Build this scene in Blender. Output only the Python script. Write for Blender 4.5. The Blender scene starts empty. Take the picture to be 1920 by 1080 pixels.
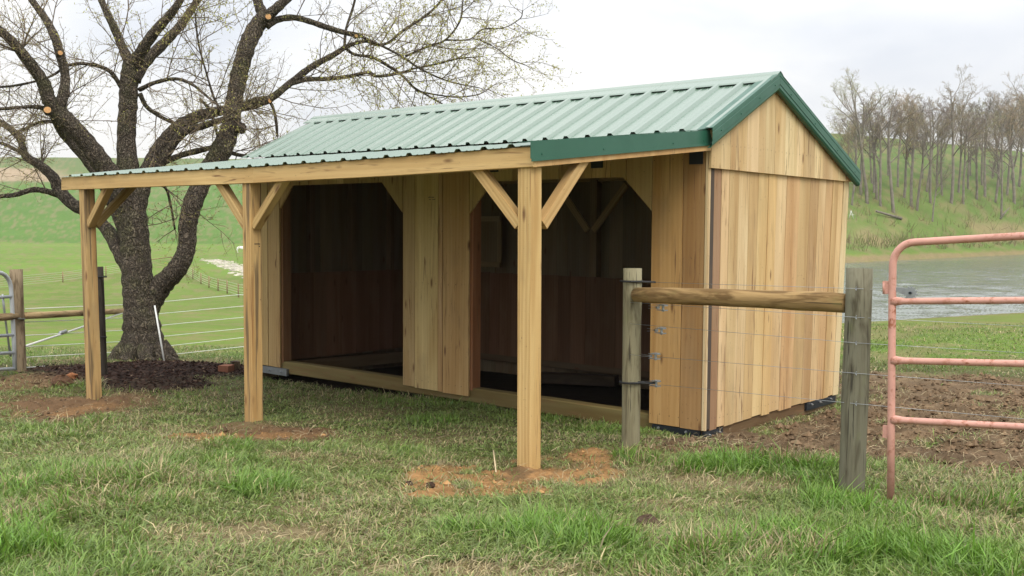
import bpy, math, random
import numpy as np, time
T0=time.time()
from mathutils import Vector, Matrix
random.seed(7); rng = np.random.default_rng(11)
S = bpy.context.scene
COL = S.collection
R_ = math.radians

# ------------------------------------------------------------------ camera
CAM = np.array([5.0497, -8.7981, 1.9506]); FPX = 1928.83
def _basis(yaw, pitch, roll):
    f = np.array([math.sin(yaw)*math.cos(pitch), math.cos(yaw)*math.cos(pitch), math.sin(pitch)])
    r = np.array([math.cos(yaw), -math.sin(yaw), 0.0]); u = np.cross(r, f)
    return r*math.cos(roll)+u*math.sin(roll), -r*math.sin(roll)+u*math.cos(roll), f
CR, CU, CF = _basis(-0.7086, -0.0564, 0.0069)
cam = bpy.data.cameras.new('camera'); camo = bpy.data.objects.new('camera', cam); COL.objects.link(camo)
M = Matrix(((CR[0], CU[0], -CF[0], CAM[0]), (CR[1], CU[1], -CF[1], CAM[1]), (CR[2], CU[2], -CF[2], CAM[2]), (0, 0, 0, 1)))
camo.matrix_world = M
cam.sensor_width = 36; cam.lens = FPX/1920*36; cam.clip_end = 3000; cam.clip_start = .05
S.camera = camo
# ------------------------------------------------------------------ sky: overcast day
SUN_EL, SUN_AZ = 50, 118        # azimuth measured from +Y towards +X
W = bpy.data.worlds.new('World'); S.world = W; W.use_nodes = True
nt = W.node_tree; nt.nodes.clear()
def N(nt, t, **k):
    n = nt.nodes.new(t)
    for a, b in k.items(): setattr(n, a, b)
    return n
def mathn(nt, op, a, b=None, clamp=False):
    n = N(nt, 'ShaderNodeMath', operation=op); n.use_clamp = clamp
    for i, v in enumerate((a, b)):
        if v is None: continue
        if isinstance(v, (int, float)): n.inputs[i].default_value = v
        else: nt.links.new(v, n.inputs[i])
    return n.outputs[0]
def mixc(nt, fac, a, b, mode='MIX'):
    n = N(nt, 'ShaderNodeMix', data_type='RGBA', blend_type=mode)
    for i, v in ((0, fac), (6, a), (7, b)):
        if isinstance(v, (int, float)): n.inputs[i].default_value = v
        elif isinstance(v, tuple): n.inputs[i].default_value = (*v[:3], 1)
        else: nt.links.new(v, n.inputs[i])
    return n.outputs[2]
sky = N(nt, 'ShaderNodeTexSky', sky_type='NISHITA', sun_disc=False)
sky.sun_elevation = R_(SUN_EL); sky.sun_rotation = R_(SUN_AZ); sky.dust_density = 3
tc = N(nt, 'ShaderNodeTexCoord'); sep = N(nt, 'ShaderNodeSeparateXYZ'); nt.links.new(tc.outputs['Generated'], sep.inputs[0])
zz = mathn(nt, 'MAXIMUM', sep.outputs[2], 0.0)
# CIE overcast luminance: horizon one third of the zenith
lum = mathn(nt, 'ADD', mathn(nt, 'MULTIPLY', zz, 1.45), .69)
mp = N(nt, 'ShaderNodeMapping'); mp.inputs['Scale'].default_value = (1, 1, 2.6); nt.links.new(tc.outputs['Generated'], mp.inputs[0])
n1 = N(nt, 'ShaderNodeTexNoise'); n1.inputs['Scale'].default_value = 3.1; n1.inputs['Detail'].default_value = 6; n1.inputs['Roughness'].default_value = .5; n1.inputs['Distortion'].default_value = .3
nt.links.new(mp.outputs[0], n1.inputs[0])
rp = N(nt, 'ShaderNodeMapRange'); rp.inputs[1].default_value = .32; rp.inputs[2].default_value = .68; rp.inputs[3].default_value = .80; rp.inputs[4].default_value = 1.08
nt.links.new(n1.outputs[0], rp.inputs[0])
rpc = N(nt, 'ShaderNodeMapRange'); rpc.inputs[1].default_value = .35; rpc.inputs[2].default_value = .62
nt.links.new(n1.outputs[0], rpc.inputs[0])
cc = mixc(nt, rpc.outputs[0], (.91, .95, 1.02), (1.01, 1.0, .975))
vm = N(nt, 'ShaderNodeVectorMath', operation='SCALE'); nt.links.new(cc, vm.inputs[0]); nt.links.new(mathn(nt, 'MULTIPLY', lum, rp.outputs[0]), vm.inputs['Scale'])
b1 = N(nt, 'ShaderNodeBackground'); b1.inputs[1].default_value = 0.05; nt.links.new(sky.outputs[0], b1.inputs[0])
b2 = N(nt, 'ShaderNodeBackground'); b2.inputs[1].default_value = 1.0; nt.links.new(vm.outputs[0], b2.inputs[0])
mx = N(nt, 'ShaderNodeMixShader'); mx.inputs[0].default_value = .93; nt.links.new(b1.outputs[0], mx.inputs[1]); nt.links.new(b2.outputs[0], mx.inputs[2])
wo = N(nt, 'ShaderNodeOutputWorld'); nt.links.new(mx.outputs[0], wo.inputs[0])
sl = bpy.data.lights.new('sun', 'SUN'); sl.energy = 1.5; sl.angle = R_(28); sl.color = (1, .94, .82)
so = bpy.data.objects.new('sun', sl); COL.objects.link(so)
sd = Vector((math.sin(R_(SUN_AZ))*math.cos(R_(SUN_EL)), math.cos(R_(SUN_AZ))*math.cos(R_(SUN_EL)), math.sin(R_(SUN_EL))))
so.rotation_euler = sd.to_track_quat('Z', 'Y').to_euler()
S.view_settings.view_transform = 'Standard'; S.view_settings.look = 'None'; S.view_settings.gamma = 1
S.view_settings.exposure = 0.35
S.render.engine = 'CYCLES'; S.cycles.max_bounces = 6

# ------------------------------------------------------------------ small maths
def back_d(px, py, depth):
    return CAM+(CF+CR*(px-960)/FPX-CU*(py-540)/FPX)*depth
def back_z(px, py, z):
    d = CF+CR*(px-960)/FPX-CU*(py-540)/FPX
    return CAM+d*(z-CAM[2])/d[2]
def back_y(px, py, y):
    d = CF+CR*(px-960)/FPX-CU*(py-540)/FPX
    return CAM+d*(y-CAM[1])/d[1]
def sstep(a, b, x):
    t = np.clip((x-a)/(b-a), 0, 1); return t*t*(3-2*t)
def vnoise(x, y, seed=0):
    xi = np.floor(x).astype(np.int64); yi = np.floor(y).astype(np.int64); xf = x-xi; yf = y-yi
    def h(i, j):
        n = (i*374761393+j*668265263+seed*1442695041) & 0xffffffff
        n = ((n ^ (n >> 13))*1274126177) & 0xffffffff
        return ((n ^ (n >> 16)) & 0xffff)/65535.0
    u = xf*xf*(3-2*xf); v = yf*yf*(3-2*yf)
    return (h(xi, yi)*(1-u)+h(xi+1, yi)*u)*(1-v)+(h(xi, yi+1)*(1-u)+h(xi+1, yi+1)*u)*v
def fbm(x, y, o=4, seed=0):
    a, s, t = 1.0, 0.0, 0.0
    for i in range(o):
        s = s+a*vnoise(x*2**i+17.3*i, y*2**i-9.1*i, seed+i); t += a; a *= .55
    return s/t

# ------------------------------------------------------------------ terrain height
K0 = np.array([0., 9., 14., 18., 22.])
fh = np.array([CF[0], CF[1]]); fh /= np.linalg.norm(fh); rh = np.array([fh[1], -fh[0]])
def ds(x, y):
    dx = x-CAM[0]; dy = y-CAM[1]
    return dx*fh[0]+dy*fh[1], dx*rh[0]+dy*rh[1]
LD = [0, 14, 18, 20, 30, 60, 100, 128, 140, 160, 200, 250, 300, 400, 500, 620, 900, 2000]
LZ = [.3, -.1, -.36, -.6, -1.5, -3.4, -4.85, -4.95, -4.6, -3.75, -2.9, -1.8, 4.0, 19.0, 35.5, 40, 34, 10]
MD = [0, 9, 14, 20, 32, 60, 100, 140, 200, 300, 2000]
MZ = [.3, 0, -.15, -.3, -.45, -.6, -.3, 4, 14, 22, 10]
def pond_lines(s):
    return 25.2+.585*s, 58+1.15*s
def far_h(x, y):
    d, s = ds(x, y); k = s/np.maximum(np.abs(d), 1.0)
    r = np.hypot(d, s)
    dl = np.maximum(d, 0)
    zl = np.interp(dl, LD, LZ); zm = np.interp(dl, MD, MZ)
    kk = np.clip(k, .05, .62); se = kk*dl
    nd = 25.2/(1-.585*kk); fd = 58/(1-1.15*kk)
    t = dl/nd
    zr = np.interp(t, [0, .25, .4, .6, .85, 1.0, 1.03, 1.2], [.3, .1, -.1, -.3, -.52, -.78, -.95, -1.6])
    g = dl-fd
    zf = np.interp(g, [-20, -3, -.6, 0, .6, 4, 12, 25, 45, 97, 112, 150, 900], [-1.6, -1.3, -.95, -.78, -.5, -.1, .9, 4.1, 9.6, 19.8, 21.2, 19, 5])
    # gentle rise of the right-hand crest
    zr = np.where(dl < (nd+fd)/2, zr, zf)
    zr = np.where((dl < (nd+fd)/2) & (t > 1.2), np.minimum(zr, -1.6), zr)
    wl = sstep(-.20, -.05, k); wr = sstep(.12, .24, k)
    z = zl*(1-wl)+zm*wl; z = z*(1-wr)+zr*wr
    ang = np.abs(np.arctan2(s, d)); wb = sstep(R_(42), R_(75), ang)
    return z*(1-wb)+.35*wb
CP = [(-.03, -2.65, .055), (-3.7, -2.65, -.07), (-7.0, -2.65, -.19), (0, 0, -.07), (-3.6, 0, -.12), (-7.3, 0, -.2), (-7.3, 3.25, -.3), (0, 3.25, -.16), (-3.6, 3.25, -.25),
      (.2, -1.6, .12), (2.3, -2.05, .19), (2.66, -2.27, .20), (5.05, -8.8, .42), (2.0, -5.24, .35), (.26, -6.8, .33), (3.8, -3.64, .35), (3.1, -.8, .17), (2.5, 2.5, -.05),
      (-9.8, -2.27, -.13), (-8.44, -1.79, -.12), (-10.84, .24, -.24), (-3, -6.5, .1), (-6, -6, -.02), (-1.8, -4.6, .2), (-9.2, 1.8, -.33), (-8.5, -5, -.1)]
for a in range(-180, 180, 20):
    d_, s_ = 24*math.cos(R_(a)), 24*math.sin(R_(a))
    x_ = CAM[0]+fh[0]*d_+rh[0]*s_; y_ = CAM[1]+fh[1]*d_+rh[1]*s_
    CP.append((x_, y_, float(far_h(np.array(x_), np.array(y_)))))
CPa = np.array(CP)
def _tps():
    n = len(CPa); P = CPa[:, :2]; D = np.linalg.norm(P[:, None]-P[None], axis=2)
    Kk = np.where(D > 0, D**2*np.log(D+1e-12), 0)+np.eye(n)*.03
    A = np.zeros((n+3, n+3)); A[:n, :n] = Kk; A[:n, n] = 1; A[:n, n+1:] = P; A[n:, :n] = A[:n, n:].T
    return np.linalg.solve(A, np.concatenate([CPa[:, 2], np.zeros(3)]))
TW = _tps()
def H0(x, y):
    x = np.asarray(x, float); y = np.asarray(y, float)
    sh = x.shape; xf = x.ravel(); yf = y.ravel()
    out = far_h(xf, yf); r = np.hypot(xf-CAM[0], yf-CAM[1]); m = r < 25
    if m.any():
        xx = xf[m]; yy = yf[m]; n = len(CPa)
        z = TW[n]+TW[n+1]*xx+TW[n+2]*yy
        for i in range(n):
            D = np.hypot(xx-CPa[i, 0], yy-CPa[i, 1]); z = z+TW[i]*np.where(D > 0, D**2*np.log(D+1e-12), 0)
        w = sstep(16.5, 23, r[m]); out[m] = z*(1-w)+out[m]*w
    return out.reshape(sh)
# ground patches: centre and radii worked out once, kept as world ellipses
def blob(px, py, rx, ry, s=1.0, z=.1):
    c = back_z(px, py, z); d = float((c-CAM)@CF); h = CAM[2]-z
    a = math.atan2(c[1]-CAM[1], c[0]-CAM[0])
    return (c[0], c[1], max(.12, ry*d*d/(FPX*h)), rx*d/FPX, math.cos(a), math.sin(a), s)
def bmask(L, x, y, wob=.35, seed=3):
    m = np.zeros_like(x); n = (fbm(x*1.6, y*1.6, 4, seed)-.5)*2
    for cx, cy, ra, rb, ca, sa, s in L:
        u = ((x-cx)*ca+(y-cy)*sa)/ra; v = (-(x-cx)*sa+(y-cy)*ca)/rb
        q = np.hypot(u, v)+n*wob*1.6
        m = np.maximum(m, s*(1-sstep(.65, 1.1, q)))
    return m
ORANGE = [blob(985, 885, 140, 36), blob(850, 895, 130, 34, 1.0), blob(1100, 888, 70, 48, .95), blob(800, 932, 100, 28, 1), blob(900, 938, 110, 24, .95), blob(1000, 925, 90, 22, .8), blob(480, 800, 100, 14, .6), blob(370, 802, 70, 14, .8), blob(600, 803, 60, 12, .5), blob(175, 765, 70, 16, .45, -.15), blob(60, 780, 60, 12, .45, -.15)]
BROWN = [blob(480, 798, 190, 24, 1), blob(990, 888, 80, 16, .8), blob(130, 755, 180, 34, 1, -.12), blob(60, 715, 110, 14, .8, -.1), blob(260, 745, 60, 18, .7, -.1), blob(420, 775, 50, 10, .7), blob(1370, 850, 180, 20, .9), blob(1210, 968, 28, 9, .9, .3), blob(1010, 940, 35, 9, .6), blob(545, 865, 50, 8, .5)]
MULCH = [blob(330, 690, 180, 24, 1, -.15), blob(230, 697, 150, 24, 1, -.15), blob(120, 690, 90, 11, .8, -.12), blob(430, 687, 100, 15, 1, -.15), blob(300, 712, 110, 14, .9, -.1)]
MUD = [blob(1500, 790, 230, 75, 1, 0), blob(1300, 835, 90, 22, 1, 0), blob(1420, 800, 120, 50, 1, 0), blob(1560, 770, 60, 40, 1, 0), blob(1700, 700, 200, 30, .9, 0), blob(1850, 850, 260, 48, 1, .15), blob(1750, 760, 260, 60, 1, .05), blob(1900, 715, 260, 50, 1, .0), blob(1640, 850, 200, 40, 1, .1), blob(1480, 835, 200, 30, 1, .05)]
STRAW = [blob(430, 1000, 170, 30, .9, .3), blob(880, 1075, 300, 25, .9, .35), blob(540, 862, 70, 12, .8), blob(560, 975, 70, 14, .7, .2), blob(1320, 900, 150, 25, .75, .2), blob(1230, 930, 190, 20, .6, .25), blob(1100, 1000, 80, 15, .4, .3), blob(150, 660, 90, 8, .5, -.1), blob(110, 710, 70, 9, .8, -.1), blob(700, 870, 150, 18, .5, .1), blob(1780, 960, 160, 14, .4, .3), blob(1700, 1000, 60, 10, .4, .3)]
LUSH = [blob(110, 1010, 190, 60, 1, .3), blob(500, 925, 150, 25, .9, .2), blob(430, 850, 60, 18, .8, .1), blob(1400, 872, 240, 20, 1, .15), blob(1200, 850, 90, 14, .9, .15), blob(1620, 930, 120, 30, 1, .3), blob(1750, 915, 280, 22, 1, .3), blob(950, 1010, 220, 40, .7, .3), blob(1650, 1040, 330, 55, .7, .35), blob(850, 1000, 90, 25, .8, .3), blob(260, 900, 260, 60, .45, .2), blob(810, 780, 60, 10, .6, 0), blob(1560, 905, 90, 16, 1, .25)]
def masks(x, y):
    near = np.hypot(x-CAM[0], y-CAM[1]) < 31
    if not near.all():
        out = [np.zeros_like(x, dtype=float) for _ in range(7)]
        if near.any():
            for o, q in zip(out, masks(x[near], y[near])): o[near] = q
        return out
    ora = bmask(ORANGE, x, y, .45, 5); bro = bmask(BROWN, x, y, .4, 9); mul = bmask(MULCH, x, y, .2, 13)
    mud = bmask(MUD, x, y, .3, 17); st = bmask(STRAW, x, y, .4, 21); lu = bmask(LUSH, x, y, .5, 25)
    ora = ora*(.12+.88*sstep(.42, .56, fbm(x*3.4, y*3.4, 4, 33)))
    # green survives in rags inside the churned mud
    mud = mud*(1-.8*sstep(.62, .70, fbm(x*.9+5, y*.9, 3, 31)))
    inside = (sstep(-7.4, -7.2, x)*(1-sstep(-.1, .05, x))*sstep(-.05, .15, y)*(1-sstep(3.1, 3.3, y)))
    return ora, bro, mul, mud, st, lu, inside
def H(x, y, MK=None):
    x = np.asarray(x, float); y = np.asarray(y, float)
    z = H0(x, y); r = np.hypot(x-CAM[0], y-CAM[1]); near = 1-sstep(20, 30, r)
    z = z+near*.03*(fbm(x*1.3, y*1.3, 3, 2)-.5)
    mid = sstep(20, 60, r)
    z = z+mid*.5*(fbm(x*.03, y*.03, 3, 4)-.5)*sstep(30, 120, r)
    ora, bro, mul, mud, st, lu, ins = MK if MK is not None else masks(x, y)
    dirt = np.clip(np.maximum(np.maximum(ora, bro), mud), 0, 1)*near
    cl = fbm(x*7, y*7, 4, 41); z = z+dirt*(.11*np.clip(cl-.45, -.1, .4)+.03*(fbm(x*22, y*22, 2, 44)-.5))
    z = z+near*mud*.14*(fbm(x*1.9, y*3.1, 2, 47)-.45)
    z = z+near*mul*(.025*(fbm(x*16, y*16, 3, 51)-.5)+.03)
    z = z+near*(1-dirt)*(1-mul)*.03*(fbm(x*5, y*5, 2, 55)-.5)
    for (mx_, my_, rr, hh) in ((-.03, -2.62, .45, .02), (-3.7, -2.62, .38, .06), (-7.0, -2.62, .6, .05), (-7.75, -2.3, .25, .13)):
        q = np.hypot(x-mx_, y-my_)/rr; z = z+hh*np.exp(-q*q*2)*(.6+.8*fbm(x*6, y*6, 2, 61))
    return z
def hz(x, y): return float(H(np.array([x]), np.array([y]))[0])

# ------------------------------------------------------------------ materials
def principled(name, rough=.8, spec=.3):
    m = bpy.data.materials.new(name); m.use_nodes = True; nt = m.node_tree
    b = nt.nodes['Principled BSDF']; b.inputs['Roughness'].default_value = rough; b.inputs['Specular IOR Level'].default_value = spec
    return m, nt, b
def noise(nt, vec, scale, detail=4, rough=.55, dist=0.0):
    n = N(nt, 'ShaderNodeTexNoise'); n.inputs['Scale'].default_value = scale; n.inputs['Detail'].default_value = detail
    n.inputs['Roughness'].default_value = rough; n.inputs['Distortion'].default_value = dist
    if vec is not None: nt.links.new(vec, n.inputs[0])
    return n.outputs[0]
def mrange(nt, v, a, b, c=0.0, d=1.0):
    n = N(nt, 'ShaderNodeMapRange'); nt.links.new(v, n.inputs[0])
    for i, q in enumerate((a, b, c, d)): n.inputs[i+1].default_value = q
    return n.outputs[0]
def mapping(nt, vec, scale=(1, 1, 1), rot=(0, 0, 0)):
    n = N(nt, 'ShaderNodeMapping'); n.inputs['Scale'].default_value = scale; n.inputs['Rotation'].default_value = rot
    nt.links.new(vec, n.inputs[0]); return n.outputs[0]
def bump(nt, b, h, strength=.3, dist=.01):
    n = N(nt, 'ShaderNodeBump'); n.inputs['Strength'].default_value = strength; n.inputs['Distance'].default_value = dist
    nt.links.new(h, n.inputs['Height']); nt.links.new(n.outputs[0], b.inputs['Normal']); return n
def wood_mat(name, rough=.72, contrast=1.0, treated=False, stain=0.0):
    m, nt, b = principled(name, rough, .25)
    oi = N(nt, 'ShaderNodeObjectInfo'); tcn = N(nt, 'ShaderNodeTexCoord')
    off = N(nt, 'ShaderNodeCombineXYZ')
    for i, k in enumerate((37., 91., 53.)): nt.links.new(mathn(nt, 'MULTIPLY', oi.outputs['Random'], k), off.inputs[i])
    va = N(nt, 'ShaderNodeVectorMath', operation='ADD'); nt.links.new(tcn.outputs['Object'], va.inputs[0]); nt.links.new(off.outputs[0], va.inputs[1])
    v = va.outputs[0]
    broad = noise(nt, mapping(nt, v, (5, 5, .45)), 1.0, 3, .5, .6)
    grain = noise(nt, mapping(nt, v, (60, 60, 1.1)), 1.0, 4, .6, .4)
    fine = noise(nt, mapping(nt, v, (170, 170, 5)), 1.0, 2, .5)
    wv = N(nt, 'ShaderNodeTexWave', wave_type='BANDS', bands_direction='X'); wv.inputs['Scale'].default_value = 9 if treated else 6
    wv.inputs['Distortion'].default_value = 7; wv.inputs['Detail'].default_value = 2; wv.inputs['Detail Scale'].default_value = .8
    nt.links.new(mapping(nt, v, (1, 1, .10)), wv.inputs[0])
    c = mixc(nt, mrange(nt, broad, .42, .66, 0, .62*contrast), oi.outputs['Color'], mixc(nt, 1.0, oi.outputs['Color'], (.74, .63, .49), 'MULTIPLY'))
    c = mixc(nt, mrange(nt, broad, .40, .28, 0, .5*contrast), c, mixc(nt, 1.0, oi.outputs['Color'], (1.22, 1.27, 1.3), 'MULTIPLY'))
    c = mixc(nt, mathn(nt, 'MULTIPLY', wv.outputs[1], (.50 if treated else .16)*contrast), c, mixc(nt, 1.0, c, (.58, .42, .27), 'MULTIPLY'))
    c = mixc(nt, mrange(nt, grain, .5, .78, 0, .28*contrast), c, mixc(nt, 1.0, c, (.6, .46, .34), 'MULTIPLY'))
    # knots
    vo = N(nt, 'ShaderNodeTexVoronoi'); vo.inputs['Scale'].default_value = 1.0; nt.links.new(mapping(nt, v, (8, 8, 2.4)), vo.inputs[0])
    gate = mathn(nt, 'GREATER_THAN', N(nt, 'ShaderNodeSeparateColor').outputs[0], 0)
    sc = N(nt, 'ShaderNodeSeparateColor'); nt.links.new(vo.outputs['Color'], sc.inputs[0]); gate = mathn(nt, 'GREATER_THAN', sc.outputs[0], .62 if treated else .70)
    kn = mathn(nt, 'MULTIPLY', mrange(nt, vo.outputs['Distance'], .19, .07, 0, .85), gate)
    c = mixc(nt, kn, c, (.13, .06, .03))
    fl = noise(nt, mapping(nt, v, (34, 34, 1.7)), 1.0, 3, .6, .8); fg = noise(nt, mapping(nt, v, (2.6, 2.6, .7)), 1.0, 2, .5)
    c = mixc(nt, mathn(nt, 'MULTIPLY', mrange(nt, fl, .57, .68, 0, .9), mrange(nt, fg, .46, .58)), c, (.20, .11, .055))
    if stain:
        s1 = noise(nt, mapping(nt, v, (16, 16, .9)), 1.0, 3, .55, .4); c = mixc(nt, mrange(nt, s1, .50, .62, 0, stain), c, (.085, .068, .05))
        s2 = noise(nt, mapping(nt, v, (26, 26, .5)), 1.0, 2, .5, .3); c = mixc(nt, mrange(nt, s2, .60, .70, 0, stain*.8), c, (.40, .21, .08))
    # small nail and dirt specks, rough weathered smudges
    sp = noise(nt, mapping(nt, v, (55, 55, 30)), 1.0, 1, .5); c = mixc(nt, mrange(nt, sp, .74, .79, 0, .6), c, (.1, .07, .05))
    smd = noise(nt, mapping(nt, v, (3, 3, 1.3)), 1.0, 4, .6); c = mixc(nt, mrange(nt, smd, .55, .75, 0, .30), c, (.22, .17, .11))
    c = mixc(nt, 1.0, c, (1.05, .99, .90), 'MULTIPLY')
    nt.links.new(c, b.inputs['Base Color'])
    saw = N(nt, 'ShaderNodeTexWave', wave_type='BANDS', bands_direction='Z'); saw.inputs['Scale'].default_value = 22; saw.inputs['Distortion'].default_value = 1.5; nt.links.new(v, saw.inputs[0])
    hgt = mathn(nt, 'ADD', mathn(nt, 'ADD', grain, mathn(nt, 'MULTIPLY', fine, .5)), mathn(nt, 'MULTIPLY', saw.outputs[1], .15))
    bump(nt, b, hgt, .45, .004)
    return m
WOOD = wood_mat('sawn_boards'); TREAT = wood_mat('treated_timber', .75, .8, True); STAINED = wood_mat('stained_post', .75, .8, True, .75)
def post_mat():
    m, nt, b = principled('weathered_round_wood', .85, .2)
    oi = N(nt, 'ShaderNodeObjectInfo'); tcn = N(nt, 'ShaderNodeTexCoord'); v = tcn.outputs['Object']
    off = N(nt, 'ShaderNodeVectorMath', operation='ADD'); nt.links.new(v, off.inputs[0]); nt.links.new(oi.outputs['Random'], off.inputs[1]); v = off.outputs[0]
    g = noise(nt, mapping(nt, v, (40, 40, 1.6)), 1, 5, .6, .5); br = noise(nt, mapping(nt, v, (9, 9, 1.6)), 1, 4, .6, .8)
    c = mixc(nt, mrange(nt, br, .47, .60, 0, .9), oi.outputs['Color'], mixc(nt, 1., oi.outputs['Color'], (.40, .36, .32), 'MULTIPLY'))
    c = mixc(nt, mrange(nt, g, .45, .8, 0, .6), c, mixc(nt, 1., oi.outputs['Color'], (.4, .34, .28), 'MULTIPLY'))
    ck = noise(nt, mapping(nt, v, (55, 55, .8)), 1, 2, .5, .3); c = mixc(nt, mrange(nt, ck, .64, .70, 0, .8), c, (.03, .025, .02)); gr = noise(nt, mapping(nt, v, (6, 6, 3)), 1, 3, .6); c = mixc(nt, mrange(nt, gr, .56, .7, 0, .35), c, (.16, .19, .06))
    nt.links.new(c, b.inputs['Base Color']); bump(nt, b, mathn(nt, 'ADD', g, br), .8, .008); return m
ROUND = post_mat()
def paint_mat(name, col, rough=.35, spec=.5, dirt=.15, metal=0.0, rust=None):
    m, nt, b = principled(name, rough, spec); b.inputs['Metallic'].default_value = metal
    tcn = N(nt, 'ShaderNodeTexCoord'); g = noise(nt, tcn.outputs['Object'], 5, 5, .65)
    c = mixc(nt, mrange(nt, g, .45, .75, 0, dirt*2), col, tuple(q*.6 for q in col))
    if rust:
        r1 = noise(nt, tcn.outputs['Object'], 26, 5, .7); r2 = noise(nt, tcn.outputs['Object'], 3, 3, .5)
        rf = mathn(nt, 'MULTIPLY', mrange(nt, r1, .5, .62), mrange(nt, r2, .42, .6)); c = mixc(nt, rf, c, rust)
        bump(nt, b, r1, .3, .003)
    nt.links.new(c, b.inputs['Base Color'])
    nt.links.new(mrange(nt, g, .3, .7, rough-.06, rough+.1), b.inputs['Roughness'])
    return m
ROOFM = paint_mat('green_painted_steel_sheet', (.112, .182, .134), .27, .8, .03)
[ROOFM.node_tree.links.remove(l) for l in list(ROOFM.node_tree.links) if l.to_socket.name == 'Roughness']
ROOFM.node_tree.nodes['Principled BSDF'].inputs['IOR'].default_value = 1.9
TRIM = paint_mat('green_trim_steel', (.022, .105, .065), .38, .5, .1)
BLACK = paint_mat('black_steel', (.012, .016, .022), .45, .5, .1)
ZINC = paint_mat('galvanised_steel', (.40, .42, .44), .38, .5, .4, .8)
WHITE = paint_mat('white_plastic', (.75, .76, .74), .5, .4, .08)
PINK = paint_mat('faded_red_paint', (.62, .325, .26), .5, .4, .25, 0, (.30, .095, .04))
RUBBER = paint_mat('black_rubber', (.015, .015, .016), .6, .4, .1)
PALERAIL = paint_mat('pale_rail', (.42, .46, .30), .6, .3, .1)
GALV = paint_mat('bright_galvanised_tube', (.50, .53, .56), .45, .5, .2, .25)
BRICKM = paint_mat('rough_brick', (.28, .12, .07), .9, .2, .5)
def plain(name, col, rough=.85, var=.3, scale=12, bs=.3):
    m, nt, b = principled(name, rough, .2); tcn = N(nt, 'ShaderNodeTexCoord'); g = noise(nt, tcn.outputs['Object'], scale, 5, .6)
    nt.links.new(mixc(nt, mrange(nt, g, .35, .7), tuple(q*(1+var) for q in col), tuple(q*(1-var) for q in col)), b.inputs['Base Color'])
    bump(nt, b, g, bs, .01); return m
CUT = plain('fresh_saw_cut', (.50, .28, .12), .8, .2, 40)
FLEECE = plain('white_coat', (.8, .79, .76), .9, .06, 8)
STONE = plain('pale_limestone', (.50, .46, .39), .9, .35, .9)
HAZEBARK = plain('distant_bark', (.20, .175, .145), .95, .35, 1.2)  # lightened bark: distance haze put into the colour to lower contrast
def bark_mat():
    m, nt, b = principled('tree_bark', .95, .15); tcn = N(nt, 'ShaderNodeTexCoord'); v = tcn.outputs['Object']
    vo = N(nt, 'ShaderNodeTexVoronoi', feature='DISTANCE_TO_EDGE'); vo.inputs['Scale'].default_value = 1
    wn = N(nt, 'ShaderNodeTexNoise'); wn.inputs['Scale'].default_value = 7; nt.links.new(v, wn.inputs[0])
    wm = N(nt, 'ShaderNodeVectorMath', operation='MULTIPLY_ADD'); nt.links.new(wn.outputs['Color'], wm.inputs[0]); wm.inputs[1].default_value = (.2, .2, .45); nt.links.new(v, wm.inputs[2])
    nt.links.new(mapping(nt, wm.outputs[0], (26, 26, 6.5)), vo.inputs[0])
    n2 = noise(nt, v, 22, 6, .7); n3 = noise(nt, v, 2.2, 4, .6)
    crack = mrange(nt, vo.outputs['Distance'], 0, .28)
    c = mixc(nt, crack, (.045, .037, .030), (.165, .132, .10))
    c = mixc(nt, mrange(nt, n2, .45, .7, 0, .7), c, (.25, .215, .17))
    c = mixc(nt, mrange(nt, n3, .5, .66, 0, .5), c, mixc(nt, crack, (.05, .055, .022), (.17, .18, .075)))
    nt.links.new(c, b.inputs['Base Color']); bump(nt, b, mathn(nt, 'ADD', crack, mathn(nt, 'MULTIPLY', n2, .8)), 1.0, .035); return m
BARK = bark_mat()
def attr_mat(name, rough=.8, spec=.2, trans=0.0):
    m, nt, b = principled(name, rough, spec); a = N(nt, 'ShaderNodeAttribute', attribute_name='Col')
    nt.links.new(a.outputs['Color'], b.inputs['Base Color'])
    if trans:
        t = N(nt, 'ShaderNodeBsdfTranslucent'); nt.links.new(a.outputs['Color'], t.inputs[0]); ms = N(nt, 'ShaderNodeMixShader'); ms.inputs[0].default_value = trans
        o = nt.nodes['Material Output']; nt.links.new(b.outputs[0], ms.inputs[1]); nt.links.new(t.outputs[0], ms.inputs[2]); nt.links.new(ms.outputs[0], o.inputs[0])
    return m
BLADE = attr_mat('grass_blades', .42, .45, .3); TWIGM = attr_mat('twigs', .9, .15); BUD = attr_mat('buds', .8, .2, .4)
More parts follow.
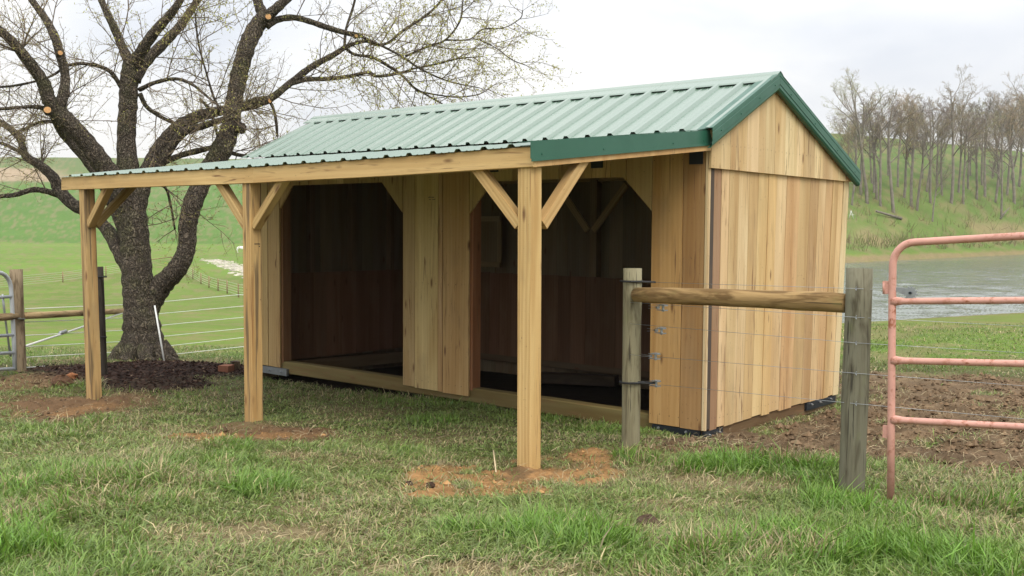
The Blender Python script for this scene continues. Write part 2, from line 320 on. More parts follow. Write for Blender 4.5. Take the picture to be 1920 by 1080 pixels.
def ground_mat():
    m, nt, b = principled('ground_soil_and_turf', .95, .1)
    a = N(nt, 'ShaderNodeAttribute', attribute_name='Col'); k = N(nt, 'ShaderNodeAttribute', attribute_name='Turf')
    g = N(nt, 'ShaderNodeNewGeometry'); P = g.outputs['Position']
    f1 = noise(nt, P, 28, 6, .7); f2 = noise(nt, P, 5, 5, .65); f3 = noise(nt, mapping(nt, P, (.35, .35, .35)), 1, 6, .7); f4 = noise(nt, P, 1.1, 6, .75); f5 = noise(nt, mapping(nt, P, (.05, .05, .05)), 1, 5, .65)
    c = a.outputs['Color']
    c = mixc(nt, mrange(nt, f1, .4, .7, 0, .55), c, mixc(nt, 1., c, (.45, .42, .40), 'MULTIPLY'))
    c = mixc(nt, mrange(nt, f2, .35, .6, .35, 0), c, mixc(nt, 1., c, (1.45, 1.4, 1.3), 'MULTIPLY'))
    tm = mathn(nt, 'MULTIPLY', k.outputs['Fac'], mrange(nt, f4, .50, .68, 0, .55)); c = mixc(nt, tm, c, (.175, .165, .06))
    tm = mathn(nt, 'MULTIPLY', k.outputs['Fac'], mrange(nt, f3, .45, .7, 0, .4)); c = mixc(nt, tm, c, mixc(nt, 1., c, (.6, .72, .6), 'MULTIPLY'))
    c = mixc(nt, mathn(nt, 'MULTIPLY', k.outputs['Fac'], mrange(nt, f5, .42, .62, 0, .45)), c, mixc(nt, 1., c, (1.2, 1.08, 1.1), 'MULTIPLY'))
    nt.links.new(c, b.inputs['Base Color'])
    bump(nt, b, mathn(nt, 'ADD', f1, f2), .9, .03); return m
GROUND = ground_mat()
def water_mat():
    m, nt, b = principled('pond_water', .07, .5); b.inputs['Base Color'].default_value = (.13, .15, .12, 1); b.inputs['IOR'].default_value = 1.33
    g = N(nt, 'ShaderNodeNewGeometry'); v = mapping(nt, g.outputs['Position'], (1, 1, 1), (0, 0, R_(35)))
    n = mathn(nt, 'ADD', mathn(nt, 'MULTIPLY', noise(nt, mapping(nt, v, (.28, .95, 1)), 1.5, 4, .6, .5), 2.2), noise(nt, mapping(nt, v, (1.1, 3, 1)), 1.5, 4, .7, .4)); n2 = noise(nt, mapping(nt, v, (.05, .12, 1)), 1, 2, .5)
    bp = bump(nt, b, mathn(nt, 'MULTIPLY', n, mrange(nt, n2, .35, .6, .6, 1.2)), .6, .06); return m
WATER = water_mat()

# ------------------------------------------------------------------ object helpers
def tag(o, label=None, cat=None, group=None, kind=None):
    for k, v in (('label', label), ('category', cat), ('group', group), ('kind', kind)):
        if v: o[k] = v
    return o
def empty(name, loc, label, cat, group=None):
    o = bpy.data.objects.new(name, None); COL.objects.link(o); o.location = loc; o.empty_display_size = .2
    return tag(o, label, cat, group)
def abs_loc(o):
    l = Vector(o.location)
    return l
def link(name, me, mat=None, parent=None, mw=None, color=None):
    o = bpy.data.objects.new(name, me); COL.objects.link(o)
    if mat is not None and not me.materials: me.materials.append(mat)
    mw = mw or Matrix.Identity(4)
    if parent is not None:
        o.parent = parent; o.matrix_basis = WM[parent.name].inverted() @ mw if parent.name in WM else Matrix.Translation(-Vector(parent.location)) @ mw
    else: o.matrix_basis = mw
    WM[o.name] = mw
    if color is not None: o.color = (*color, 1)
    return o
WM = {}
def mesh(name, v, f, smooth=False):
    me = bpy.data.meshes.new(name); me.from_pydata([tuple(map(float, p)) for p in v], [], f); me.update()
    if smooth: me.polygons.foreach_set('use_smooth', [True]*len(me.polygons))
    return me
def big_mesh(name, v, f, smooth=False, cols=None, vattr=None):
    """v (n,3), f (m,k) numpy arrays; per vertex colour"""
    me = bpy.data.meshes.new(name); n = len(v); m, k = f.shape
    me.vertices.add(n); me.vertices.foreach_set('co', np.ascontiguousarray(v, dtype=np.float32).ravel())
    me.loops.add(m*k); me.loops.foreach_set('vertex_index', np.ascontiguousarray(f, dtype=np.int32).ravel())
    me.polygons.add(m); me.polygons.foreach_set('loop_start', np.arange(0, m*k, k, dtype=np.int32)); me.polygons.foreach_set('loop_total', np.full(m, k, dtype=np.int32))
    me.polygons.foreach_set('use_smooth', np.full(m, smooth))
    me.update(calc_edges=True)
    if cols is not None:
        a = me.attributes.new('Col', 'FLOAT_COLOR', 'POINT'); a.data.foreach_set('color', np.concatenate([cols, np.ones((n, 1))], 1).astype(np.float32).ravel())
    for kx, q in (vattr or {}).items():
        a = me.attributes.new(kx, 'FLOAT', 'POINT'); a.data.foreach_set('value', q.astype(np.float32))
    return me
def box_me(w, t, l, ch=.003, wob=0.0):
    """chamfered timber: x width, y thickness, z length, centred"""
    a, b, c = w/2, t/2, l/2; ch = min(ch, a*.4, b*.4)
    ring = [(-a+ch, -b), (a-ch, -b), (a, -b+ch), (a, b-ch), (a-ch, b), (-a+ch, b), (-a, b-ch), (-a, -b+ch)]
    ns = (2 if l < 3 else 13) if wob == 0 else max(2, int(l/.5)+1)
    v = []; f = []
    for i in range(ns):
        z = -c+l*i/(ns-1); dx = random.uniform(-wob, wob); dy = random.uniform(-wob, wob)
        v += [(x+dx, y+dy, z) for x, y in ring]
    for i in range(ns-1):
        for k in range(8): f.append((i*8+k, i*8+(k+1) % 8, (i+1)*8+(k+1) % 8, (i+1)*8+k))
    f.append(tuple(range(7, -1, -1))); f.append(tuple(range((ns-1)*8, ns*8)))
    return mesh('timber', v, f)
def frame(p0, p1, up):
    p0 = Vector(p0); p1 = Vector(p1); z = (p1-p0).normalized(); up = Vector(up); y = (up-z*up.dot(z)).normalized(); x = y.cross(z)
    m = Matrix((x, y, z)).transposed().to_4x4(); m.translation = (p0+p1)/2; return m, (p1-p0).length
def beam(name, p0, p1, w, t, up, mat, parent, color, ch=.004, wob=0.0):
    """timber from p0 to p1; t measured along 'up', w across it"""
    m, l = frame(p0, p1, up); return link(name, box_me(w, t, l, ch, wob), mat, parent, m, color)
def prism(name, poly, axis, a0, a1, mat, parent, color):
    """closed outline in (u,z); axis 'y' -> u is x and thickness runs a0..a1 in y; axis 'x' -> u is y"""
    cu = sum(p[0] for p in poly)/len(poly); cz = sum(p[1] for p in poly)/len(poly); ca = (a0+a1)/2
    n = len(poly); v = []
    area = sum(poly[i][0]*poly[(i+1) % n][1]-poly[(i+1) % n][0]*poly[i][1] for i in range(n))
    if area < 0: poly = poly[::-1]
    for a in (a0, a1):
        for u, z in poly: v.append((u-cu, a-ca, z-cz) if axis == 'y' else (a-ca, u-cu, z-cz))
    f = [tuple(range(n)), tuple(range(2*n-1, n-1, -1))]+[(i, n+i, n+(i+1) % n, (i+1) % n) for i in range(n)]
    if axis == 'x': f = [q[::-1] for q in f]
    me = mesh('board', v, f)
    return link(name, me, mat, parent, Matrix.Translation((cu, ca, cz) if axis == 'y' else (ca, cu, cz)), color)
def tube_geo(path, rad, n=8, V=None, F=None, cap=True, jit=0.0):
    V = [] if V is None else V; F = [] if F is None else F
    base = len(V); P = [Vector(p) for p in path]; m = len(P); up = Vector((.3, .2, 1)).normalized(); prev = None
    for i, p in enumerate(P):
        t = (P[min(i+1, m-1)]-P[max(i-1, 0)]); t = t.normalized() if t.length > 1e-9 else Vector((0, 0, 1))
        if prev is None:
            a = t.orthogonal().normalized()
        else:
            a = (prev-t*prev.dot(t)); a = a.normalized() if a.length > 1e-6 else t.orthogonal().normalized()
        prev = a; b = t.cross(a); r = rad[i] if hasattr(rad, '__len__') else rad
        for k in range(n):
            q = 2*math.pi*k/n; rr = r*(1+(random.uniform(-jit, jit) if jit else 0)); V.append(tuple(p+(a*math.cos(q)+b*math.sin(q))*rr))
    for i in range(m-1):
        for k in range(n): F.append((base+i*n+k, base+i*n+(k+1) % n, base+(i+1)*n+(k+1) % n, base+(i+1)*n+k))
    if cap:
        F.append(tuple(base+k for k in range(n-1, -1, -1))); F.append(tuple(base+(m-1)*n+k for k in range(n)))
    return V, F
def tube(name, path, rad, mat, parent, n=8, color=None, smooth=True, jit=0.0, origin=None):
    o = Vector(origin) if origin is not None else Vector(path[0])
    V, F = tube_geo([Vector(p)-o for p in path], rad, n, jit=jit)
    return link(name, mesh(name, V, F, smooth), mat, parent, Matrix.Translation(o), color)
def vary(c, s=.08, h=.03):
    k = 1+random.uniform(-s, s); return tuple(max(0, q*k*(1+random.uniform(-h, h))) for q in c)

# ------------------------------------------------------------------ ground
def build_ground():
    fine = np.linspace(R_(-33), R_(33), 640); rest = np.linspace(R_(33), R_(327), 80)[1:-1]
    az = np.concatenate([fine, rest]); na = len(az)
    rr = [.6, 1.5, 2.6, 3.4]
    r = 4.0
    while r < 880:
        rr.append(r); r += max(.028, .0058*r if r < 24 else .015*r)
    rr = np.array(rr); nr = len(rr)
    A, Rr = np.meshgrid(az, rr)
    dd = Rr*np.cos(A); s = Rr*np.sin(A)
    x = CAM[0]+fh[0]*dd+rh[0]*s; y = CAM[1]+fh[1]*dd+rh[1]*s
    x = x.ravel(); y = y.ravel(); MKg = masks(x, y); z = H(x, y, MKg)
    v = np.stack([x, y, z], 1)
    i = np.arange(nr-1)[:, None]; j = np.arange(na)[None]
    a = (i*na+j).ravel(); b = (i*na+(j+1) % na).ravel(); c = ((i+1)*na+(j+1) % na).ravel(); d = ((i+1)*na+j).ravel()
    f = np.stack([a, b, c, d], 1)
    # colour by what grows or lies there
    ora, bro, mul, mud, st, lu, ins = MKg; dd = dd.ravel(); s = s.ravel(); R = Rr.ravel(); k = s/np.maximum(dd, 1)
    n1_ = fbm(x*.8, y*.8, 4, 71)[:, None]; n2_ = fbm(x*3.5, y*3.5, 3, 73)[:, None]
    near = np.array([.085, .085, .036])+(n1_-.5)*np.array([.05, .03, .02])
    lawn = np.array([.128, .198, .036])*(.82+.36*fbm(x*.15, y*.15, 4, 75)[:, None])
    w = sstep(17, 21, R)[:, None]; col = near*(1-w)+lawn*w
    # left field zones: lighter mown strip, darker crop, tan strip near the hilltop, green crest
    q = (1-sstep(-.25, -.1, k))*1.0
    def zone(m, c): nonlocal col; col = col*(1-m[:, None])+np.array(c)*m[:, None]
    wob = (fbm(x*.02, y*.02, 3, 77)-.5)*14
    zone(q*sstep(140, 150, dd+wob)*.6, (.140, .245, .036))
    zone(q*sstep(246, 250, dd+wob*.2), (.082, .175, .026))
    zone(q*sstep(205, 222, dd)*(1-sstep(-.37, -.355, k+.0008*(dd-220)))*(1-sstep(246, 250, dd))*.0, (.06, .16, .02))
    zone(q*sstep(392, 398, dd+wob*.3), (.105, .16, .045))
    strk = .86+.28*fbm(dd*.09+3, s*.006, 4, 87)[:, None]; col = col*np.where((R > 60)[:, None], strk, 1); mow = 1+.05*np.sin(dd*.9+.06*s)[:, None]*(q*sstep(150, 170, dd)*(1-sstep(240, 250, dd)))[:, None]; col = col*mow
    zone(q*sstep(402, 405, dd)*(1-sstep(450, 452, dd))*(1-sstep(-.44, -.40, k+.0006*(dd-402))), (.34, .26, .17))
    
    # right-hand far bank
    pr = sstep(.12, .24, k); nd, fd = 25.2/(1-.585*np.clip(k, .05, .62)), 58/(1-1.15*np.clip(k, .05, .62)); g = dd-fd
    zone(pr*sstep(-2, 0, g)*(1-sstep(1.2, 3.2, g+2*(fbm(x*.4, y*.4, 3, 79)-.5))), (.24, .19, .10))
    zone(pr*sstep(3, 5, g), (.120, .185, .045))
    zone(pr*sstep(8, 12, g+wob*.3)*(1-sstep(18, 26, g+wob*.6))*sstep(.42, .6, fbm(x*.09, y*.09, 4, 81)), (.24, .21, .10))
    zone(pr*sstep(22, 60, g), (.100, .158, .045))
    zone(pr*sstep(.9*25, 26, dd)*(1-sstep(.97, 1.0, dd/nd))*.8, (.16, .20, .05))
    zone(pr*sstep(.965, .99, dd/nd)*(1-sstep(1.0, 1.05, dd/nd)), (.16, .14, .08))
    # near patches
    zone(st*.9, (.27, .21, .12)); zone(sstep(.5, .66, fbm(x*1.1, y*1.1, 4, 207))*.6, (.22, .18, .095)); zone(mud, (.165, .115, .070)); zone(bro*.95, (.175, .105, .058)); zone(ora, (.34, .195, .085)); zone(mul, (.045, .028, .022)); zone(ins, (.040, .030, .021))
    mm = np.clip(mud, 0, 1)[:, None]; col = col*(1+mm*(n2_-.5)*1.3)
    mm = np.clip(mul, 0, 1)[:, None]; col = col*(1+mm*(fbm(x*20, y*20, 3, 83)[:, None]-.5)*2.6)
    mm = np.clip(ora, 0, 1)[:, None]; col = col*(1+mm*(fbm(x*9, y*9, 3, 85)[:, None]-.5)*.9)
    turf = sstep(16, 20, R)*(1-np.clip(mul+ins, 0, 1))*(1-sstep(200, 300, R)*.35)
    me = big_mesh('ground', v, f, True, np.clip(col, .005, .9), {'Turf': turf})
    o = link('ground', me, GROUND); tag(o, 'grassy yard sloping away to pasture and hills, with bare brown and orange soil', None, None, 'structure')
build_ground()
# pond
def build_pond():
    kk = np.linspace(.10, .62, 330); nr = 260
    K, T = np.meshgrid(kk, np.linspace(0, 1, nr)); kc = np.clip(K, .05, .60)
    n0 = 25.2/(1-.585*kc)*.96; f0 = 58/(1-1.15*kc)+1.5; D = n0*(f0/n0)**T; S_ = K*D
    x = (CAM[0]+fh[0]*D+rh[0]*S_).ravel(); y = (CAM[1]+fh[1]*D+rh[1]*S_).ravel()
    a = x*.82+y*.57; b = -x*.57+y*.82      # wind direction
    calm = sstep(.35, .62, fbm(a*.03, b*.07, 3, 501))*.6+.4
    w = (fbm(a*.55, b*1.9, 3, 503)-.5)*.22+(fbm(a*1.6, b*4.2, 2, 507)-.5)*.085
    z = -.8+w*calm*np.clip(1.25-np.hypot(x-CAM[0], y-CAM[1])/140, .15, 1)
    i = np.arange(nr-1)[:, None]; j = np.arange(330-1)[None]; p = (i*330+j).ravel()
    f = np.stack([p, p+1, p+331, p+330], 1)
    tag(link('pond_water', big_mesh('pond_water', np.stack([x, y, z], 1), f, True), WATER), 'rippled grey green pond behind the shed', None, None, 'structure')
build_pond()



# ------------------------------------------------------------------ the shed
SH = empty('horse_shed', (0, 0, 0), 'open fronted wooden run-in shed with green metal roof and lean-to on posts', 'shed')
CREAM = (.62, .47, .26); TAN = (.47, .34, .185); PALE = (.66, .55, .36); REDB = (.27, .15, .085); OLIVE = (.43, .35, .19); DARKS = (.06, .045, .042); YEL = (.55, .37, .17)
def topfun(pts, x):
    return float(np.interp(x, [p[0] for p in pts], [p[1] for p in pts]))
TA = [(-6.79, 2.20), (-6.48, 2.53), (-4.66, 2.53), (-4.28, 2.15)]
TB = [(-3.16, 2.13), (-2.80, 2.50), (-1.0, 2.50), (-.645, 2.15)]
G = .006
def wallboard(x0, x1, z0=None, pts=None, col=CREAM, zt=2.84, dy=0.0):
    x0 += .0045; x1 -= .0045
    if pts is None: bot = [(x0, z0), (x1, z0+random.uniform(-.004, .004))]
    else: bot = [(x0, topfun(pts, x0))]+[(p[0], p[1]) for p in pts if x0 < p[0] < x1]+[(x1, topfun(pts, x1))]
    d = dy+random.uniform(-.006, .006)
    prism('board', bot+[(x1, zt), (x0, zt)], 'y', d, d+.024, WOOD, SH, vary(col, .1))
FC = (.52, .385, .19)
wallboard(-7.30, -7.04, .0, col=FC); wallboard(-7.04, -6.77, .0, col=FC)
for a, b, c, z in ((-4.28, -4.065, (.50, .37, .19), .01), (-4.065, -3.66, (.55, .42, .22), 0), (-3.66, -3.585, (.52, .38, .2), .0), (-3.585, -3.155, (.53, .37, .18), -.01)): wallboard(a, b, z, col=c)
wallboard(-.645, -.285, .0, col=(.58, .385, .175)); wallboard(-.285, -.035, -.005, col=(.44, .28, .13)); wallboard(-.035, 0.0, 0, col=PALE, dy=-.003)
for pts, xs in ((TA, (-6.77, -6.45, -6.12, -5.75, -5.4, -5.1, -4.72, -4.28)), (TB, (-3.155, -2.85, -2.5, -2.2, -1.84, -1.5, -1.15, -.96, -.645))):
    for a, b in zip(xs[:-1], xs[1:]): wallboard(a, b, None, pts, random.choice([FC, (.46, .35, .18), (.53, .4, .21)]))
# jambs and framing behind the front boards
for x0, x1, c in ((-6.86, -6.74, REDB), (-4.24, -4.13, REDB), (-3.24, -3.12, (.36, .17, .09)), (-.60, -.5, TAN), (-7.27, -7.15, TAN), (-.13, -.03, TAN)):
    beam('stud', ((x0+x1)/2, .10, .06), ((x0+x1)/2, .10, 2.72), x1-x0, .14, (0, 1, 0), TREAT, SH, vary(c))
# skids (6x6 under the walls)
SK = (.20, .17, .075)
beam('skid', (-6.95, .11, .0), (-.35, .11, .0), .15, .17, (0, 0, 1), TREAT, SH, SK, .012, .002)
beam('skid', (-.105, .03, -.085), (-.105, 3.16, -.085), .16, .15, (0, 0, 1), TREAT, SH, (.17, .12, .07), .01)
beam('skid', (-7.15, .2, -.07), (-7.15, 3.02, -.13), .16, .18, (0, 0, 1), TREAT, SH, (.2, .15, .09), .01)
beam('skid', (-7.0, 3.1, .0), (-.25, 3.1, .0), .15, .14, (0, 0, 1), TREAT, SH, (.14, .10, .06), .01)
beam('loose_timber', (-4.1, 2.35, -.12), (-2.95, 2.75, -.10), .22, .14, (0, 0, 1), TREAT, SH, (.07, .055, .04), .01)
# gable end: lower boards fan slightly, the far edge leans
seams = [0, .035, .105, .25, .40, .60, .82, 1.02, 1.24, 1.43, 1.67, 1.99, 2.26, 2.48, 2.67, 2.86, 3.01, 3.15, 3.31]
gc = [PALE, (.085, .070, .066), (.36, .24, .15), (.66, .53, .32), (.57, .43, .25), (.68, .55, .34), (.57, .415, .225), (.65, .51, .29), (.61, .45, .24), (.66, .52, .31), (.57, .415, .225), (.51, .37, .21), (.51, .37, .21), (.66, .53, .33), (.53, .38, .21), (.52, .37, .2), (.62, .47, .27), (.74, .62, .42)]
for i, (a, b) in enumerate(zip(seams[:-1], seams[1:])):
    kb, kt = .958, 1.012; d = random.uniform(-.004, .004)+(.006 if i == len(gc)-1 else 0)
    if i == 0: d = .003
    z0 = random.uniform(-.014, .008)
    prism('board', [(a*kb+.0025, z0), (b*kb-.0025, z0+random.uniform(-.003, .003)), (b*kt-.0025, 2.60), (a*kt+.0025, 2.60)], 'x', -.024+d, d, WOOD, SH, vary(gc[i], .06))
EV, RG, EB = (-.03, 2.90), (1.24, 3.53), (3.40, 2.65)
us = [-.015, .17, .36, .47, .70, .95, 1.10, 1.31, 1.55, 1.84, 2.02, 2.30, 2.52, 2.79, 2.96, 3.17, 3.385]
uc = [(.60, .47, .28), (.66, .53, .33), (.56, .42, .25), (.62, .49, .30), (.67, .54, .34), (.60, .45, .27), (.66, .54, .34), (.63, .50, .31), (.68, .56, .36), (.65, .53, .33)]
def rake(y): return float(np.interp(y, [EV[0], RG[0], EB[0]], [EV[1], RG[1], EB[1]]))
for i, (a, b) in enumerate(zip(us[:-1], us[1:])):
    a += .0015; b -= .0015; d = random.uniform(-.001, .002); p = [(a, 2.56), (b, 2.56), (b, rake(b))]
    if a < RG[0] < b: p.append(RG)
    p.append((a, rake(a))); prism('board', p, 'x', .008+d, .032+d, WOOD, SH, vary(uc[i % len(uc)], .06))
beam('belt_rail', (-.05, .03, 2.5), (-.05, 3.2, 2.5), .045, .14, (0, 0, 1), WOOD, SH, TAN)
# back wall, left wall, inner kick boards
IB = (.21, .17, .115); KB = (.20, .112, .066)  # dim interior darkened into both board colours; kick boards also dark hardwood
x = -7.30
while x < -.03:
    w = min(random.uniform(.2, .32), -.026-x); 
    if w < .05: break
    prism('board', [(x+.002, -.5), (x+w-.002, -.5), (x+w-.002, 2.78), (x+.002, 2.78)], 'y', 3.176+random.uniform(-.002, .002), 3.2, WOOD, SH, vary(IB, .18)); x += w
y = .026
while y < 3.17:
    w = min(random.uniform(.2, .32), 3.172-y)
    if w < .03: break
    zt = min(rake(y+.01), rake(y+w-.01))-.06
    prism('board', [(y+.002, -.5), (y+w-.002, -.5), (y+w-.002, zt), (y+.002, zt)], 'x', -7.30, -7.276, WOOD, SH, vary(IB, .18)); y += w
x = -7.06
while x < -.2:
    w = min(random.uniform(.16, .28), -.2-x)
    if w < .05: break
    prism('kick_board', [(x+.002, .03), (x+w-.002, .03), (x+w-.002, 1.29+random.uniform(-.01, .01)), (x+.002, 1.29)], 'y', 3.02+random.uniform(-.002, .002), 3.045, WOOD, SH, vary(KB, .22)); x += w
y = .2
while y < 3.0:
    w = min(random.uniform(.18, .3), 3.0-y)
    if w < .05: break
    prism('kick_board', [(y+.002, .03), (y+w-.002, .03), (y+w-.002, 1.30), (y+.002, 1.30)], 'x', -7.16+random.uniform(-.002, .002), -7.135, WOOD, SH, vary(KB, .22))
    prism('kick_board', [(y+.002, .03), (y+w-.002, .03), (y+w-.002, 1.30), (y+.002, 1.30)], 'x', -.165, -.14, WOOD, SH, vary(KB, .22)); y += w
for x in (-6.1, -4.85, -3.6, -2.4, -1.2):
    beam('stud', (x, 3.11, .07), (x, 3.11, 2.66), .12 if x == -3.6 else .09, .12, (0, 1, 0), TREAT, SH, vary((.26, .21, .135)))
for y in (.9, 1.7, 2.5): beam('stud', (-7.22, y, .14), (-7.22, y, rake(y)-.14), .09, .10, (1, 0, 0), TREAT, SH, vary((.2, .15, .1)))
beam('brace', (-3.55, 3.0, 1.95), (-3.0, 3.0, 2.58), .09, .05, (0, 1, 0), TREAT, SH, (.42, .32, .19)); beam('brace', (-3.65, 3.0, 1.95), (-4.2, 3.0, 2.58), .09, .05, (0, 1, 0), TREAT, SH, (.42, .32, .19))
# framed shutter high in the back wall
for a, b in (((-5.95, 3.0, 1.42), (-5.3, 3.0, 1.42)), ((-5.95, 3.0, 2.12), (-5.3, 3.0, 2.12)), ((-5.93, 3.006, 1.45), (-5.93, 3.006, 2.09)), ((-5.32, 3.006, 1.45), (-5.32, 3.006, 2.09))):
    beam('shutter_frame', a, b, .08, .04, (0, 1, 0), WOOD, SH, (.34, .27, .17))
prism('shutter', [(-5.89, 1.462), (-5.36, 1.462), (-5.36, 2.078), (-5.89, 2.078)], 'y', 3.02, 3.04, WOOD, SH, (.25, .20, .13))
for z, y in ((2.68, .09), (2.68, 3.12)): beam('wall_plate', (-7.26, y, z), (-.03, y, z), .09, .09, (0, 0, 1), TREAT, SH, (.4, .3, .17))
beam('ridge_beam', (-7.45, 1.24, 3.44), (-.03, 1.24, 3.44), .04, .16, (0, 0, 1), TREAT, SH, (.4, .3, .18))
for x in np.arange(-7.2, 0, .61):
    beam('rafter', (x, .0, 2.83), (x, 1.21, 3.455), .04, .09, (0, -.45, .9), TREAT, SH, (.42, .32, .19)); beam('rafter', (x, 1.27, 3.455), (x, 3.30, 2.605), .04, .09, (0, .39, .92), TREAT, SH, (.42, .32, .19))
# ---- roof sheets with ribs
def sheet(name, x0, x1, p0, p1, ribs, mat, parent, hgt=.030):
    """p0,p1 = (y,z) of lower and upper edge; section runs in x"""
    prof = [(x0, 0)]
    for r in ribs:
        if x0+.02 < r < x1-.02:
            prof += [(r-.042, 0), (r-.020, hgt), (r+.020, hgt), (r+.042, 0)]
        a = r+.10
        for q in (a, r+.185):
            if x0+.02 < q+.0 < x1-.02: prof += [(q-.012, 0), (q-.005, .0035), (q+.005, .0035), (q+.012, 0)]
    prof.append((x1, 0)); prof = sorted(prof, key=lambda t: t[0])
    dy, dz = p1[0]-p0[0], p1[1]-p0[1]; L = math.hypot(dy, dz); ny, nz = -dz/L, dy/L
    if nz < 0: ny, nz = -ny, -nz
    n = len(prof); v = []; ox = (x0+x1)/2
    for (py, pz) in (p0, p1):
        for th in (0, -.0025):
            v += [(x-ox, py-p0[0]+ny*(h+th), pz-p0[1]+nz*(h+th)) for x, h in prof]
    f = []
    for i in range(n-1):
        f.append((i, i+1, 2*n+i+1, 2*n+i)); f.append((n+i, 3*n+i, 3*n+i+1, n+i+1))
        f.append((i, n+i, n+i+1, i+1)); f.append((2*n+i, 2*n+i+1, 3*n+i+1, 3*n+i))
    f += [(0, 2*n, 3*n, n), (n-1, 2*n-1, 4*n-1, 3*n-1)]
    return link(name, mesh('roof_sheet', v, f), mat, parent, Matrix.Translation((ox, p0[0], p0[1])))
RS = .2838; XL, XR = -7.55, .085
ribs_m = [-.239-RS*i for i in range(-2, 28)]
edges = [XR]+[-.239-RS*(3*i+2)-.05 for i in range(0, 9)]; edges = [e for e in edges if e > XL+.2]+[XL]
for a, b in zip(edges[:-1], edges[1:]):
    b2 = b+.002
    rb = [r for r in ribs_m if b2 < r < a]
    o = sheet('roof_sheet', b2, a, (-.11, 2.912+random.uniform(-.001, .002)), (1.225, 3.572), rb, ROOFM, SH)
    sheet('roof_sheet', b2, a, (3.39, 2.675), (1.255, 3.572), rb, ROOFM, SH)
ribs_l = [-3.573-RS*i for i in range(-14, 16)]
le = [.03]+[-3.573+RS*12-.05-RS*3*i for i in range(0, 9)]; le = [e for e in le if e > XL+.2 and e <= .03]; le = sorted(set(le), reverse=True)+[XL]
for a, b in zip(le[:-1], le[1:]):
    rb = [r for r in ribs_l if b < r < a]
    sheet('roof_sheet', b+.002, a, (-2.735, 2.592+random.uniform(-.001, .002)), (-.002, 2.888), rb, ROOFM, SH, .022)
# screws on the sheets
sm = None
def screw(p, parent, r=.007, n=(0, 0, 1)):
    global sm
    if sm is None:
        V, F = tube_geo([(0, 0, 0), (0, 0, .006)], [1, .8], 6); V = [(v[0]*.008, v[1]*.008, v[2]) for v in V]; sm = mesh('screw', V, F); sm.materials.append(TRIM)
    q = Vector(n).to_track_quat('Z', 'Y').to_matrix().to_4x4(); q.translation = Vector(p)
    return link('screw', sm, None, parent, q)
for r in [r for r in ribs_m if XL < r < XR][:12]:
    for t in (.12, .5, .86):
        y = -.11+1.335*t; screw((r-.06, y, 2.914+.66*t), SH, n=(0, -.443, .896))
# ridge cap
def strip(name, sec, x0, x1, mat, parent, axis='x', th=.003):
    """open section [(y,z)..] given thickness and extruded along x"""
    n = len(sec); v = []
    for X in (x0, x1):
        for k in (0, -1):
            v += [(X, y, z+k*th) for y, z in sec]
    f = []
    for i in range(n-1):
        f += [(i, 2*n+i, 2*n+i+1, i+1), (n+i, n+i+1, 3*n+i+1, 3*n+i), (i, i+1, n+i+1, n+i), (2*n+i, 3*n+i, 3*n+i+1, 2*n+i+1)]
    f += [(0, n, 3*n, 2*n), (n-1, 3*n-1, 4*n-1, 2*n-1)]
    return link(name, mesh(name, v, f), mat, parent)
cap = [(1.035, 3.50), (1.05, 3.518), (1.17, 3.577), (1.19, 3.596), (1.24, 3.625), (1.29, 3.596), (1.31, 3.577), (1.44, 3.523), (1.455, 3.505)]
for a, b in ((XL-.015, -4.4), (-4.398, -1.3), (-1.298, XR+.03)): strip('ridge_cap', cap, a, b, ROOFM, SH)
# rake trims on the gable end (two faces and a folded foot)
def rake_trim(p0, p1, x, parent, sgn, drop=.145):
    (y0, z0), (y1, z1) = p0, p1; L = math.hypot(y1-y0, z1-z0); dy, dz = (y1-y0)/L, (z1-z0)/L; n = (-dz, dy) if dy > 0 else (dz, -dy)
    # section in (x, along normal)
    sec = [(x-.17, .012), (x-.02, .024), (x+.004, .024), (x+.006, -.012), (x+.002, -.018), (x+.006, -.024), (x+.006, -drop+.055), (x+.001, -drop+.05), (x+.001, -drop+.02), (x-.012, -drop), (x-.05, -drop)]
    # vertical plumb cut at both ends, so offset measured straight down
    v = []
    for (y, z) in (p0, p1):
        for th in (0, 1):
            for sx, h in sec:
                v.append((sx-th*.003, y, z+h/abs(dy)-th*.002))
    n_ = len(sec); f = []
    for i in range(n_-1):
        f += [(i, 2*n_+i, 2*n_+i+1, i+1), (n_+i, n_+i+1, 3*n_+i+1, 3*n_+i), (i, i+1, n_+i+1, n_+i), (2*n_+i, 3*n_+i, 3*n_+i+1, 2*n_+i+1)]
    f += [(0, n_, 3*n_, 2*n_), (n_-1, 3*n_-1, 4*n_-1, 2*n_-1)]
    if sgn < 0: f = [q[::-1] for q in f]
    o = link('rake_trim', mesh('rake_trim', v, f), TRIM, parent)
    for t in (.12, .4, .68, .92):
        screw((x+.006, y0+(y1-y0)*t, z0+(z1-z0)*t-.07), o, n=(1, 0, 0))
rake_trim((-.135, 2.905), (1.2385, 3.588), .105, SH, 1); rake_trim((1.2415, 3.588), (3.43, 2.668), .105, SH, -1)
for (a, b, u) in (((.06, -.04, 2.868), (.06, 1.235, 3.50), (1, 0, 0)), ((.06, 1.245, 3.50), (.06, 3.38, 2.605), (1, 0, 0))):
    beam('barge_board', a, b, .10, .04, u, WOOD, SH, (.5, .37, .2))
# lean-to: beam, posts, braces, rafters, fascia
BM = (.62, .45, .22)
def fascia(x0, x1, c): beam('beam', (x0, -2.688, 2.51), (x1, -2.688, 2.51), .155, .045, (0, 1, 0), WOOD, SH, c, .004, .0015)
fascia(-7.55, -3.55, BM); fascia(-3.548, .036, (.62, .45, .22))
beam('beam', (-7.5, -2.63, 2.51), (-.03, -2.63, 2.51), .15, .06, (0, 1, 0), TREAT, SH, (.42, .33, .18))
